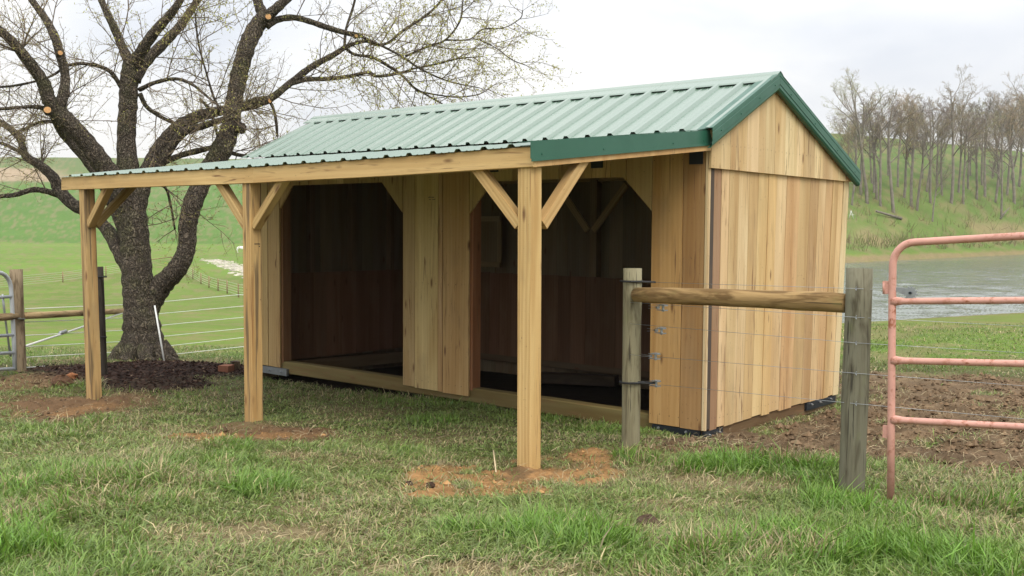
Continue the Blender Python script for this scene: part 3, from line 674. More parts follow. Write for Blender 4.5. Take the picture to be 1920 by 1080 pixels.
# end boards and green trim on the right end
prism('end_board', [(-2.663, 2.435), (-.03, 2.725), (-.03, 2.86), (-2.663, 2.57)], 'x', -.005, .034, WOOD, SH, (.56, .38, .19))
prism('end_board', [(-2.663, 2.435), (-.0, 2.725), (-.0, 2.86), (-2.663, 2.57)], 'x', -7.55, -7.51, WOOD, SH, (.5, .36, .18))
prism('end_trim', [(-2.745, 2.492), (-.015, 2.793), (-.015, 2.921), (-2.745, 2.622)], 'x', .036, .041, TRIM, SH, None)
prism('end_trim', [(-2.74, 2.470), (-.045, 2.772), (-.045, 2.793), (-2.74, 2.494)], 'x', .042, .052, TRIM, SH, None)
prism('end_trim', [(-2.745, 2.6205), (-.13, 2.913), (-.13, 2.918), (-2.745, 2.6255)], 'x', -.10, .0355, TRIM, SH, None)
for t in (.05, .35, .75, .95): screw((.041, -2.745+2.7*t, 2.52+.3*t), SH, n=(1, 0, 0))
for x in np.arange(-7.1, -.1, .61):
    beam('rafter', (x, -2.60, 2.545), (x, -.002, 2.83), .04, .09, (0, 0, 1), TREAT, SH, vary((.4, .31, .18)))
for y in (-2.2, -1.5, -.8): beam('purlin', (-7.5, y, 2.614+.108*(y+2.6)), (-.02, y, 2.614+.108*(y+2.6)), .09, .022, (0, 0, 1), TREAT, SH, (.42, .33, .2))
for X, X2, c, mt_ in ((-.055, -.07, (.60, .45, .22), TREAT), (-3.69, -3.70, (.54, .385, .185), STAINED), (-6.97, -7.08, (.54, .395, .2), STAINED)):
    zb = hz(X, -2.62)-.25
    beam('post', (X, -2.622, zb), (X2, -2.622, 2.434), .134, .134, (0, 1, 0), mt_, SH, c, .004)
BR = (.54, .405, .2)
def brace(p0, p1): beam('brace', p0, p1, .088, .088, (0, 1, 0), TREAT, SH, vary(BR))
brace((-.15, -2.625, 1.99), (-.65, -2.625, 2.50)); brace((-3.77, -2.625, 1.99), (-4.28, -2.625, 2.50)); brace((-3.63, -2.625, 1.99), (-3.12, -2.625, 2.50)); brace((-7.0, -2.625, 1.99), (-6.49, -2.625, 2.50))
def brace2(X): beam('brace', (X, -2.52, 1.99), (X, -1.96, 2.557), .088, .088, (1, 0, 0), TREAT, SH, vary(BR))
brace2(-.04); brace2(-7.08)
# black steel hangers under the eave, corner plates on the skids with bolts
for X in (-.14, -1.325, -2.775, -4.233, -5.681):
    o = prism('hanger_plate', [(X-.075, 2.60), (X+.075, 2.60), (X+.075, 2.79), (X-.075, 2.79)], 'y', -.012, -.004, BLACK, SH, None)
def bolt(p, parent, n, r=.014):
    V, F = tube_geo([(0, 0, 0), (0, 0, .014)], [r, r], 6); V, F = tube_geo([(0, 0, .014), (0, 0, .028)], [r*.5, r*.5], 6, V, F)
    q = Vector(n).to_track_quat('Z', 'Y').to_matrix().to_4x4(); q.translation = Vector(p); return link('bolt', mesh('bolt', V, F), ZINC, parent, q)
pl = prism('corner_plate', [(-.60, -.10), (-.05, -.10), (-.05, -.008), (-.60, -.008)], 'y', -.006, .02, BLACK, SH, None)
for X in (-.52, -.2): bolt((X, -.008, -.035), pl, (0, -1, 0))
pl = prism('corner_plate', [(.0, -.13), (.36, -.13), (.36, -.012), (.0, -.012)], 'x', -.024, .004, BLACK, SH, None)
for y in (.08, .28): bolt((.006, y, -.05), pl, (1, 0, 0))
pl = prism('corner_plate', [(2.30, -.10), (3.1, -.10), (3.1, -.012), (2.30, -.012)], 'x', -.024, .004, BLACK, SH, None)
for y in (2.42, 2.65, 2.95): bolt((.006, y, -.04), pl, (1, 0, 0))
pl = prism('corner_plate', [(-7.30, -.11), (-6.62, -.11), (-6.62, -.012), (-7.30, -.012)], 'y', -.008, .03, ZINC, SH, None)
for X in (-7.0, -6.74): bolt((X, -.008, -.06), pl, (0, -1, 0))
# lumber grade stamps: rows of illegible ink marks
def stamp(org, ux, uz, n, parent, mat, rows=2, sx=.014, sz=.016):
    V = []; F = []
    ox = Vector(org); ux = Vector(ux); uz = Vector(uz)
    for r in range(rows):
        for i in range(n):
            if random.random() < .25: continue
            a = ox+ux*(i*sx*1.25)-uz*(r*sz*1.6); w = sx*random.uniform(.5, 1); h = sz*random.uniform(.5, 1); b = len(V)
            V += [a, a+ux*w, a+ux*w+uz*h, a+uz*h]; F.append((b, b+1, b+2, b+3))
    link('grade_stamp', mesh('grade_stamp', V, F), mat, parent)
stamp((-3.83, -.004, 2.33), (1, 0, 0), (0, 0, 1), 7, SH, BLACK, 2)
stamp((-3.628, -2.68, 1.80), (0, 1, 0), (0, 0, 1), 6, SH, BLACK, 2)

# nail heads in rows across the gable and front boards
V = []; F = []
def nail(p, a1, a2):
    b = len(V); r = random.uniform(.0035, .0055); p = Vector(p); a1 = Vector(a1); a2 = Vector(a2)
    for q in range(6): V.append(tuple(p+a1*(r*math.cos(q*math.pi/3))+a2*(r*math.sin(q*math.pi/3))))
    F.append(tuple(range(b, b+6)))
for y in np.arange(.04, 3.3, .085):
    nail((.0365, y+random.uniform(-.01, .01), 2.80+random.uniform(-.008, .008)), (0, 1, 0), (0, 0, 1))
    for z in (1.25, .10): nail((.0065 if y < 3.1 else .0125, y*.96+random.uniform(-.01, .01), z+random.uniform(-.01, .01)), (0, 1, 0), (0, 0, 1))
for x0, x1 in ((-.62, -.05), (-4.25, -3.2), (-7.0, -6.8)):
    for x in np.arange(x0, x1, .11):
        for z in (.10, 1.3, 2.66): nail((x+random.uniform(-.01, .01), -.0075, z+random.uniform(-.008, .008)), (1, 0, 0), (0, 0, 1))
tag(link('nail_heads', mesh('nail_heads', V, F), RUBBER, SH), None, None, None, 'stuff')
# green timber has settled: the lean-to beam sags a little, the main roof rides up to the left
done = set()
for o in SH.children_recursive:
    if o.type != 'MESH' or o.data.name in done or o.data.users > 1: continue
    done.add(o.data.name); mw = WM[o.name]; im = mw.inverted()
    for v in o.data.vertices:
        p = mw @ v.co
        sag = float(np.interp(p.x, [-7.6, -3.6, -1.6, 0], [.026, .036, .024, 0]))*max(0, min(1, -p.y/2.6))*max(0, min(1, (p.z-1.5)/.8))
        up = .034*max(0, -p.x/7.5)*max(0, min(1, (p.z-2.4)/.4))*max(0, min(1, (p.y+1.4)/1.2))
        p.z += up-sag; v.co = im @ p
# ------------------------------------------------------------------ wire fence by the shed
def log_rail(name, p0, p1, rads, parent, color, n=16, capcol=None):
    m, l = frame(p0, p1, (0, 0, 1)); k = len(rads); path = [(random.uniform(-.004, .004), random.uniform(-.004, .004), -l/2+l*i/(k-1)) for i in range(k)]
    V, F = tube_geo(path, rads, n, jit=.02); return link(name, mesh(name, V, F, True), ROUND, parent, m, color)
WR = (.20, .185, .125); RAILC = (.38, .25, .11)
def round_post(name, x, y, h, r, parent, color, lean=(0, 0), n=18, bury=.3, z=None):
    zb = hz(x, y) if z is None else z; V = []; F = []; ns = 9
    path = [(lean[0]*t, lean[1]*t, -bury+(h+bury)*t) for t in np.linspace(0, 1, ns)]
    rad = [r*(1.0+random.uniform(-.025, .025)) for _ in path]; rad[-1] *= .985
    V, F = tube_geo(path, rad, n, jit=.015)
    return link(name, mesh(name, V, F, True), ROUND, parent, Matrix.Translation((x, y, zb)), color)
FL = back_z(1183, 832, .12); FRp = back_z(1596, 905, .25)
zl, zr = hz(FL[0], FL[1]), hz(FRp[0], FRp[1])
FE = empty('wire_fence', (FL[0], FL[1], zl), 'high tensile wire fence end with round posts and a peeled top rail before the shed', 'fence')
dL = float((FL-CAM)@CF); dR = float((FRp-CAM)@CF)
def at(px, py, d): return back_d(px, py, d)
tL = at(1186, 503, dL); tR = at(1612, 503, dR)
round_post('post', FL[0], FL[1], tL[2]-zl, .081, FE, (.25, .225, .14), (tL[0]-FL[0], tL[1]-FL[1]), z=zl)
round_post('post', FRp[0], FRp[1], tR[2]-zr, .088, FE, (.19, .18, .125), (tR[0]-FRp[0], tR[1]-FRp[1]), z=zr)
ra = at(1193, 552, dL-.12); rb = at(1588, 568, dR+.06)
log_rail('top_rail', ra, rb, [.060, .066, .067, .068, .067, .067, .066, .067, .069, .070, .066], FE, RAILC)
wl = [528, 567, 607, 665, 716]; wr = [541, 595, 643, 700, 757]; we = [556, 612, 662, 724, 786]
WIRE = ZINC
for a, b, c in zip(wl, wr, we):
    p0 = at(1182, a, dL-.09); p1 = at(1606, b, dR-.1); p2 = at(1925, c, 7.35); p3 = p2+(p2-p1)*1.5
    tube('wire', [p0, p1, p2, p3], .0016, WIRE, FE, 5)
    V, F = tube_geo([p1+np.array([0, 0, .012]), p1+(p0-p1)*.004+np.array([0, 0, 0]), p1-np.array([0, 0, .012])], .004, 5); link('staple', mesh('staple', V, F), ZINC, FE)
def ratchet(px, py, k):
    c = Vector(at(px, py, dL-.10)); d = Vector(at(1606, wr[k], dR-.1))-Vector(at(1182, wl[k], dL-.09)); d.normalize()
    up = Vector((0, 0, 1)); side = d.cross(up).normalized(); V = []; F = []
    def bx(o, a, b, e, s=(1, 1)):
        base = len(V); a *= 1.3; b *= 1.3
        for i in (-1, 1):
            for j in (-1, 1):
                for l in (-1, 1): V.append(o+d*(a*i)+side*(b*j*(s[0] if i < 0 else s[1]))+up*(e*l*(s[0] if i < 0 else s[1])))
        F.extend([(base+q[0], base+q[1], base+q[2], base+q[3]) for q in ((0, 1, 3, 2), (4, 6, 7, 5), (0, 4, 5, 1), (2, 3, 7, 6), (0, 2, 6, 4), (1, 5, 7, 3))])
    for sgn in (-1, 1): bx(c+up*(.020*sgn), .045, .014, .004, (.6, 1.2))
    bx(c-d*.052, .012, .012, .012, (.4, 1))
    V, F = tube_geo([c+d*.022+up*-.032, c+d*.022+up*.032], .011, 8, V, F)
    body = link('ratchet_strainer', mesh('ratchet', [tuple(q) for q in V], F), ZINC, FE)
    V2 = []; F2 = []
    cc = c+d*.022+up*.024
    for i in range(18):
        a = i*math.pi/9; rr = .036 if i % 2 else .025
        for h in (0, .005): V2.append(tuple(cc+d*(rr*math.cos(a))+side*(rr*math.sin(a))+up*h))
    F2 = [tuple(range(0, 36, 2))[::-1], tuple(range(1, 36, 2))]+[(2*i, 2*((i+1) % 18), 2*((i+1) % 18)+1, 2*i+1) for i in range(18)]
    link('toothed_wheel', mesh('wheel', V2, F2), ZINC, body)
    for s2 in (-1, 1):
        V3, F3 = tube_geo([c-d*.055+up*.004*s2, c-d*.16+up*.012*s2-Vector((0, 0, .002))], .0018, 5); link('wire_twist', mesh('twist', V3, F3), ZINC, FE)
for k, (px, py) in enumerate(((1240, 577), (1237, 620), (1226, 668), (1227, 719))): ratchet(px, py, k+1)
def ring_tube(name, px0, px1, py, parent):
    c = at((px0+px1)/2, py, dL); path = []
    a0 = math.atan2(CAM[1]-c[1], CAM[0]-c[0])
    for t in np.linspace(a0+1.7, a0-1.7, 14): path.append((c[0]+.095*math.cos(t), c[1]+.095*math.sin(t), c[2]))
    e = at(px1+28, py+2, dL-.12); path.append(tuple(e)); tube(name, path, .009, RUBBER, parent, 8)
ring_tube('insulator_tube', 1167, 1201, 527, FE); ring_tube('insulator_tube', 1165, 1200, 716, FE)
# ------------------------------------------------------------------ pink gate
g0 = back_z(1670, 930, .27); GZ = hz(g0[0], g0[1]); gd = float((g0-CAM)@CF)
GT = empty('pipe_gate', (g0[0], g0[1], GZ), 'faded pink pipe gate with rust spots in the right foreground', 'gate')
def gp(px, py):   # the gate stands in one upright plane; the far end comes a little nearer
    d = gd+(px-1672)*(6.15-6.6)/248; return at(px, py, d)
arc = []
for t in np.linspace(0, math.pi/2, 8): arc.append(gp(1674+42*(1-math.cos(t)), 498-44*math.sin(t)))
path = [gp(1670, 936), gp(1671, 800), gp(1672, 680), gp(1673, 560)]+arc+[gp(1800, 449), gp(1925, 442), gp(2400, 428)]
tube('frame_tube', path, .0235, PINK, GT, 12)
for a, b, c in ((565, 563, 556), (676, 682, 694), (787, 801, 826)):
    p = gp(1672, a); q = gp(1925, b); e = gp(2400, c); s_ = p+(q-p)*.12
    o = tube('rail', [p, p+(q-p)*.035, p+(q-p)*.10, q, e], [.032, .029, .0215, .0215, .0215], PINK, GT, 12)
for X in (2402,): tube('end_tube', [gp(X, 428), gp(X, 556), gp(X, 694), gp(X, 880)], .0235, PINK, GT, 12)
def plate(name, c, du, hw, hh, mat, parent, th=.004):
    c = Vector(c); du = Vector(du).normalized(); up = Vector((0, 0, 1)); nn = du.cross(up).normalized(); V = []
    for s in (-1, 1):
        for a, b in ((-1, -1), (1, -1), (1, 1), (-1, 1)): V.append(tuple(c+du*(a*hw)+up*(b*hh)+nn*(s*th)))
    F = [(3, 2, 1, 0), (4, 5, 6, 7), (0, 1, 5, 4), (1, 2, 6, 5), (2, 3, 7, 6), (3, 0, 4, 7)]
    return link(name, mesh(name, V, F), mat, parent)
gdir = gp(1900, 560)-gp(1672, 560)
hl = plate('hinge_lug', gp(1661, 539), gdir, .019, .042, PINK, GT); plate('hinge_lug', gp(1660, 809), gdir, .016, .04, PINK, GT)
tube('hinge_barrel', [gp(1657, 528), gp(1657, 551)], .008, PINK, hl, 8)
# latch arm with toothed wheel
la = Vector(gp(1678, 542)); lb = Vector(gp(1708, 549)); ld = (lb-la).normalized(); nn = Vector((ld.x, ld.y, 0)).normalized().cross(Vector((0, 0, 1)))
V = []; 
for s in (-1, 1):
    for p_, h_ in ((la, .010), (la.lerp(lb, .45), .020), (lb, .026)):
        V += [tuple(p_+nn*(.004*s)+Vector((0, 0, h_))), tuple(p_+nn*(.004*s)-Vector((0, 0, h_)))]
F = [(0, 2, 3, 1), (2, 4, 5, 3), (6, 7, 9, 8), (8, 9, 11, 10), (0, 6, 8, 2), (2, 8, 10, 4), (1, 3, 9, 7), (3, 5, 11, 9), (4, 10, 11, 5), (0, 1, 7, 6)]
arm = link('latch_arm', mesh('latch_arm', V, F), ZINC, GT)
V = []; u_ = Vector((ld.x, ld.y, 0)).normalized(); z_ = Vector((0, 0, 1))
nt_ = 24
for i in range(nt_):
    a = 2*math.pi*i/nt_; rr = .046 if i % 2 else .032
    for s in (-1, 1): V.append(tuple(lb+nn*(.012+.003*s)+u_*(rr*math.cos(a+(0.12 if i % 2 else 0)))+z_*(rr*math.sin(a+(0.12 if i % 2 else 0)))))
F = [tuple(range(0, 2*nt_, 2))[::-1], tuple(range(1, 2*nt_, 2))]+[(2*i, 2*((i+1) % nt_), 2*((i+1) % nt_)+1, 2*i+1) for i in range(nt_)]
link('toothed_wheel', mesh('wheel', V, F), ZINC, arm)
V, F = tube_geo([lb-nn*.022, lb+nn*.03], .009, 8); link('pivot', mesh('pivot', [tuple(q) for q in V], F), BLACK, arm)

# ------------------------------------------------------------------ left fence and silver gate
LPz = hz(-9.8, -2.27)
LF = empty('strand_fence', (-9.8, -2.27, LPz), 'white strand fence with round posts and top rail running behind the old tree', 'fence')
pA = at(38, 699, 14.71); hA = at(30, 505, 14.71)
round_post('post', pA[0], pA[1], hA[2]-hz(pA[0], pA[1]), .088, LF, (.26, .20, .13), (hA[0]-pA[0], hA[1]-pA[1]))
pB = at(197, 706, 14.3); hB = at(188, 500, 14.3)
round_post('post', pB[0], pB[1], hB[2]-hz(pB[0], pB[1]), .040, LF, (.055, .045, .036), (hB[0]-pB[0], hB[1]-pB[1]))
for py in (519, 632): 
    c = at(188, py, 14.25); tube('insulator', [c+CR*-.05, c+CR*.09], .010, RUBBER, LF, 6)
pC = at(238, 640, 19.4); hC = at(237, 562, 19.4); zc = hz(pC[0], pC[1])
round_post('post', pC[0], pC[1], hC[2]-zc, .06, LF, (.24, .18, .12))
log_rail('top_rail', at(48, 592, 14.75), at(236, 583, 19.2), [.052]*8, LF, (.42, .30, .16), 12)
log_rail('top_rail', at(-60, 598, 13.0), at(30, 593, 14.6), [.052]*4, LF, (.42, .30, .16), 12)
ly = [(579, 571, 565, 552), (604, 596, 587, 574), (629, 619, 609, 595), (650, 640, 630, 616), (670, 659, 649, 633), (689, 677, 666, 650)]
for a, b, c, d in ly: tube('strand', [at(47, a, 14.8), at(238, b, 19.4), at(312, c, 20.6), at(455, d, 24), at(760, d-26, 36)], .006, WHITE, LF, 6)
tube('brace_strap', [at(50, 648, 14.7), at(117, 626, 16.2), at(240, 583, 19.2)], .016, WHITE, LF, 6)
tube('brace_strap', [at(112, 625, 16.1), at(124, 621, 16.3)], .03, ZINC, LF, 6)
pD = at(760, 560, 36)
SG = empty('silver_gate', tuple(at(18, 699, 14.4)), 'galvanised tube gate at the left edge of the yard', 'gate')
def sg(px, py): return at(px, py, 14.5+(px-28)*.012)
arc = [sg(21-24*(1-math.cos(t))*1.0+0, 545-34*math.sin(t)) for t in np.linspace(0, math.pi/2, 7)]
tube('frame_tube', [sg(28, 694), sg(26, 640), sg(23, 580)]+arc+[sg(-60, 512)], .029, GALV, SG, 10)
for py, px in ((556, 21), (593, 24), (628, 25), (661, 27), (691, 29)): tube('rail', [sg(px, py), sg(-70, py+6)], .024, GALV, SG, 10)
tube('chain', [sg(8, 590), sg(20, 590), sg(30, 597), sg(47, 598)], .012, ZINC, SG, 6, jit=.3)
tube('chain', [sg(5, 552), sg(8, 580), sg(13, 620), sg(20, 668)], .014, ZINC, SG, 6, jit=.35)

# ------------------------------------------------------------------ far pasture fence
PF = empty('pasture_fence', tuple(at(447, 562, 100)), 'far pasture fence of wooden posts and pale rails turning a corner beyond the tree', 'fence')
far_posts = [(560, 80), (520, 86), (482, 93), (447, 100), (426, 106), (409, 111), (392, 118), (377, 126), (362, 135), (343, 147), (322, 160), (262, 150), (199, 140), (118, 128), (40, 118), (-60, 106)]
fp = []
for px, d in far_posts:
    dx = CAM+(CF+CR*(px-960)/FPX)*d; x_, y_ = dx[0], dx[1]; z_0 = hz(x_, y_); fp.append((x_, y_, z_0))
    V, F = tube_geo([(0, 0, -.2), (0, 0, 1.35)], .075, 8); link('post', mesh('post', V, F, True), ROUND, PF, Matrix.Translation((x_, y_, z_0)), vary((.34, .24, .13)))
for h in (.25, .5, .75, 1.0, 1.25):
    tube('rail', [(a, b, c+h) for a, b, c in fp], .019, PALERAIL, PF, 5)
i0 = 10
tube('corner_rail', [(fp[10][0], fp[10][1], fp[10][2]+1.33), (fp[11][0], fp[11][1], fp[11][2]+1.33)], .06, ROUND, PF, 6, (.4, .28, .14))
tube('corner_rail', [(fp[10][0], fp[10][1], fp[10][2]+1.33), (fp[9][0], fp[9][1], fp[9][2]+1.33)], .06, ROUND, PF, 6, (.4, .28, .14))


# ------------------------------------------------------------------ old tree
def catmull(P, n=6):
    P = [np.array(p, float) for p in P]; out = []
    Q = [2*P[0]-P[1]]+P+[2*P[-1]-P[-2]]
    for i in range(1, len(Q)-2):
        for t in np.linspace(0, 1, n, endpoint=False):
            a, b, c, d = Q[i-1], Q[i], Q[i+1], Q[i+2]
            out.append(.5*((2*b)+(c-a)*t+(2*a-5*b+4*c-d)*t*t+(-a+3*b-3*c+d)*t**3))
    out.append(P[-1]); return out
TD = 17.3
tb = at(268, 680, TD); TR = empty('old_tree', (tb[0], tb[1], hz(tb[0], tb[1])), 'large budding tree with rough bark and sawn off limbs behind the lean-to', 'tree')
LIMBS = {   # (px, py, width px, depth offset)
 'trunk': [(268, 705, 135, 0), (269, 682, 112, 0), (268, 660, 90, 0), (266, 620, 76, 0), (262, 570, 62, 0), (258, 520, 58, 0), (252, 450, 57, 0), (246, 385, 56, 0), (241, 330, 44, 0), (237, 260, 37, .1), (240, 200, 35, .1), (243, 150, 35, .1), (247, 118, 34, .1)],
 'B': [(268, 610, 44, .0), (282, 573, 42, .05), (303, 535, 43, 0), (333, 503, 40, -.1), (350, 462, 35, -.1), (352, 420, 35, -.1), (362, 380, 37, -.1), (385, 330, 35, 0), (412, 288, 42, 0), (432, 240, 37, .1), (437, 200, 35, .1), (446, 150, 34, .2), (460, 95, 32, .2), (480, 52, 32, .3), (500, 28, 30, .3)],
 'C': [(246, 415, 42, 0), (228, 355, 42, -.2), (196, 312, 38, -.4), (163, 268, 36, -.6), (130, 232, 34, -.8), (106, 207, 32, -.9), (92, 188, 27, -1.), (80, 152, 25, -1.1), (50, 110, 21, -1.3), (20, 75, 18, -1.5), (-20, 42, 16, -1.7), (-70, 10, 13, -2)],
 'C2': [(106, 207, 24, -.9), (119, 178, 21, -.9), (122, 140, 18, -.8), (112, 100, 18, -.8), (103, 70, 17, -.8), (85, 35, 15, -.7), (60, 0, 13, -.7), (35, -45, 11, -.6)],
 'Cb': [(238, 440, 30, .1), (200, 350, 28, .2), (160, 295, 22, .2), (120, 250, 20, .1), (100, 215, 18, -.3)],
 'D': [(245, 505, 34, 0), (224, 470, 30, .1), (200, 430, 27, .3), (165, 398, 25, .4), (135, 382, 24, .4), (112, 358, 24, .5), (100, 333, 21, .5), (75, 310, 18, .6), (48, 292, 16, .7), (38, 262, 15, .8), (20, 242, 13, .9), (0, 230, 12, 1.), (-50, 210, 10, 1.1)],
 'D2': [(118, 368, 15, .5), (85, 358, 12, .4), (60, 356, 11, .3), (30, 365, 10, .2), (0, 368, 9, .1), (-60, 372, 7, 0)],
 'D3': [(44, 288, 9, .7), (28, 280, 8, .8), (0, 268, 7, .9), (-40, 262, 5, 1.)],
 'A1': [(246, 125, 24, .1), (228, 85, 18, .2), (210, 45, 15, .2), (190, 0, 13, .3), (175, -50, 12, .3)],
 'A2': [(248, 125, 26, .1), (266, 95, 22, -.1), (290, 60, 20, -.3), (325, 20, 16, -.5), (350, -20, 13, -.6)],
 'A3': [(252, 150, 26, .1), (270, 118, 24, .2), (308, 80, 20, .4), (340, 45, 17, .5), (370, 0, 15, .6), (390, -45, 12, .7)],
 'B1': [(495, 30, 24, .3), (484, 5, 19, .3), (478, -40, 15, .3)],
 'B2': [(500, 32, 22, .3), (520, 14, 19, .2), (545, -8, 16, .2), (580, -40, 14, .1)],
 'B3': [(500, 48, 16, .3), (520, 37, 14, .4), (550, 33, 13, .5), (580, 40, 12, .6), (615, 52, 12, .7), (650, 62, 11, .8), (675, 67, 10, .9)],
 'B4': [(675, 67, 6, .9), (720, 88, 5, 1.), (757, 108, 5, 1.1), (790, 130, 4, 1.2), (840, 152, 3, 1.3), (900, 165, 2, 1.4)],
 'E': [(256, 400, 34, 0), (266, 355, 34, .1), (282, 308, 31, .2), (303, 272, 29, .3), (332, 240, 26, .4), (370, 219, 24, .5), (412, 208, 21, .6), (450, 200, 18, .7), (478, 190, 16, .7), (504, 186, 14, .8)],
 'E2': [(440, 206, 15, .6), (478, 197, 15, .7), (510, 183, 15, .8), (545, 155, 14, .9), (585, 125, 13, 1.), (625, 103, 11, 1.1), (648, 88, 10, 1.1)],
 'E3': [(545, 157, 11, .9), (575, 149, 10, 1.), (610, 148, 9, 1.1), (650, 144, 8, 1.1), (690, 136, 7, 1.2), (705, 143, 6, 1.2), (735, 140, 6, 1.3), (770, 132, 5, 1.4)],
 'E4': [(646, 88, 9, 1.1), (670, 80, 8, 1.1), (688, 77, 7, 1.2), (705, 84, 6, 1.2), (728, 80, 6, 1.3), (755, 58, 6, 1.4), (790, 35, 5, 1.5), (815, 15, 5, 1.6), (840, -15, 4, 1.7)],
 'E5': [(648, 90, 7, 1.1), (665, 102, 6, 1.1), (700, 108, 6, 1.2), (730, 125, 6, 1.3), (755, 142, 5, 1.3), (775, 163, 5, 1.4), (800, 178, 4, 1.4), (830, 195, 3, 1.5)],
 'E6': [(646, 86, 6, 1.1), (647, 70, 6, 1.2), (650, 50, 5, 1.2), (660, 20, 5, 1.3), (668, -10, 4, 1.3)],
 'E7': [(760, 106, 5, 1.3), (800, 88, 5, 1.4), (835, 75, 4, 1.5), (862, 40, 4, 1.6), (868, 0, 3, 1.6)],
 'E8': [(770, 130, 4, 1.4), (815, 121, 4, 1.5), (860, 110, 3, 1.6), (905, 106, 2, 1.7)],
 'E9': [(780, 170, 4, 1.4), (820, 178, 3, 1.5), (860, 182, 3, 1.6), (900, 176, 2, 1.7), (925, 160, 2, 1.8)],
 'Ea': [(835, 75, 4, 1.5), (880, 74, 3, 1.6), (905, 55, 3, 1.7), (945, 52, 2, 1.8), (975, 35, 2, 1.8), (980, 20, 2, 1.8)],
 'Eb': [(900, 75, 3, 1.6), (930, 90, 2, 1.7), (960, 112, 2, 1.8), (985, 122, 2, 1.9)],
 'F': [(292, 325, 18, .1), (312, 290, 17, 0), (342, 250, 16, -.1), (378, 237, 14, -.2), (412, 226, 12, -.3), (440, 218, 10, -.3)],
 'G': [(302, 306, 13, .3), (340, 291, 12, .4), (370, 283, 12, .5), (400, 276, 10, .3)],
 'Gb': [(425, 283, 9, .2), (450, 291, 8, .6), (480, 292, 6, 1.), (520, 290, 4, 1.4)],
 'H': [(262, 168, 10, .1), (290, 155, 8, -.1), (330, 148, 7, -.3), (360, 158, 6, -.4), (385, 178, 5, -.4), (405, 195, 4, -.4)],
 'I': [(262, 175, 10, .1), (275, 200, 9, .2), (300, 218, 8, .3), (330, 233, 7, .5)],
 'J': [(230, 168, 9, .1), (205, 133, 8, -.1), (165, 120, 7, -.3), (130, 122, 6, -.4), (90, 145, 5, -.6), (30, 160, 5, -.8), (-30, 165, 4, -1)],
 'K': [(92, 204, 10, -.9), (60, 200, 8, -1.), (30, 202, 7, -1.1), (0, 204, 7, -1.2), (-50, 200, 6, -1.4)],
 'L': [(505, 188, 7, .8), (513, 205, 6, .8), (518, 230, 6, .8), (520, 256, 5, .8)],
 'O': [(120, 230, 8, .2), (80, 228, 7, .1), (50, 240, 5, .1), (25, 250, 4, 0)],
 'P': [(286, 345, 7, .3), (310, 352, 6, .5), (320, 385, 5, .6), (328, 430, 4, .6)],
 'Q': [(412, 205, 6, .1), (400, 180, 5, 0), (385, 130, 4, -.1), (372, 80, 4, -.2), (365, 20, 3, -.3), (360, -20, 3, -.3)],
 'R': [(375, 185, 5, .3), (395, 210, 7, .3), (408, 255, 5, .3)],
}
SEED_TWIG = []
for nm, L in LIMBS.items():
    C = catmull([(p[0], p[1], p[2], p[3]) for p in L], 7 if nm in ('trunk', 'B', 'C', 'E') else 5)
    path = []; rad = []
    for q in C:
        d = TD+q[3]; path.append(Vector(at(q[0], q[1], d))); rad.append(max(.004, q[2]*d/FPX/2*.93))
    # slow sideways waviness so limbs are not smooth pipes
    n = 22 if nm == 'trunk' else (18 if rad[0] > .1 else (12 if rad[0] > .05 else 7))
    V = []; F = []
    for i in range(len(rad)): rad[i] *= 1+.05*math.sin(i*2.1+len(nm))+random.uniform(-.03, .03)
    V, F = tube_geo(path, rad, n)
    # knobbly surface and root flare
    pv = np.array(V); o_ = np.array(tb)
    pa = np.repeat(np.array(path), n, 0); e = pv-pa; kk_ = np.tile(np.arange(n), len(path)); ii_ = np.repeat(np.arange(len(path)), n)
    s_ = 1+.13*(fbm(pv[:, 0]*3+pv[:, 2]*1.2, pv[:, 1]*3+pv[:, 2], 3, 91)-.5)*2
    if nm == 'trunk': s_ = s_*(1+(.12*np.sin(kk_/n*2*math.pi*5+1)+.06*np.sin(kk_/n*2*math.pi*3))*np.clip(1-ii_/18, 0, 1))
    pv = pa+e*s_[:, None]
    base = Vector(path[0]); part = 'trunk' if nm == 'trunk' else ('limb' if rad[0] > .05 else 'branch')
    link(part, mesh(part, [tuple(Vector(q)-base) for q in pv], F, True), BARK, TR, Matrix.Translation(base))
    if nm not in ('trunk',): SEED_TWIG.append((nm, path, rad))
    else: SEED_TWIG.append((nm, path[55:], rad[55:]))
for i in range(9):
    a = i*.698+.3; L_ = random.uniform(.42, .62); p0 = Vector(tb)+Vector((math.cos(a)*.26, math.sin(a)*.26, .28)); g0_ = Vector(tb)+Vector((math.cos(a)*.45, math.sin(a)*.45, 0)); g1_ = Vector(tb)+Vector((math.cos(a+.2)*L_*1.25, math.sin(a+.2)*L_*1.25, 0))
    for q_ in (g0_, g1_): q_.z = hz(q_.x, q_.y)
    g0_.z += .03; g1_.z -= .06
    V, F = tube_geo(catmull([tuple(p0), tuple(g0_), tuple(g1_)], 4), [.15, .145, .14, .13, .12, .10, .08, .06, .04], 8, jit=.08)
    link('root', mesh('root', [tuple(Vector(v)-p0) for v in V], F, True), BARK, TR, Matrix.Translation(p0))
def cutface(px, py, d, rpx, nrm):
    c = Vector(at(px, py, TD+d)); r = rpx*(TD+d)/FPX; n_ = Vector(nrm).normalized()
    V, F = tube_geo([c-n_*.10, c-n_*.02], [r*1.12, r*1.10], 14); link('stub', mesh('stub', [tuple(q) for q in V], F, True), BARK, TR)
    V, F = tube_geo([c-n_*.022, c], [r, r*.97], 14); link('cut_rim', mesh('cut_rim', *[[tuple(q) for q in VV] if i_ == 0 else VV for i_, VV in enumerate(tube_geo([c-n_*.03, c-n_*.004], [r*1.09, r*1.09], 14))], True), BARK, TR); link('saw_cut', mesh('saw_cut', [tuple(q) for q in V], F, False), CUT, TR)
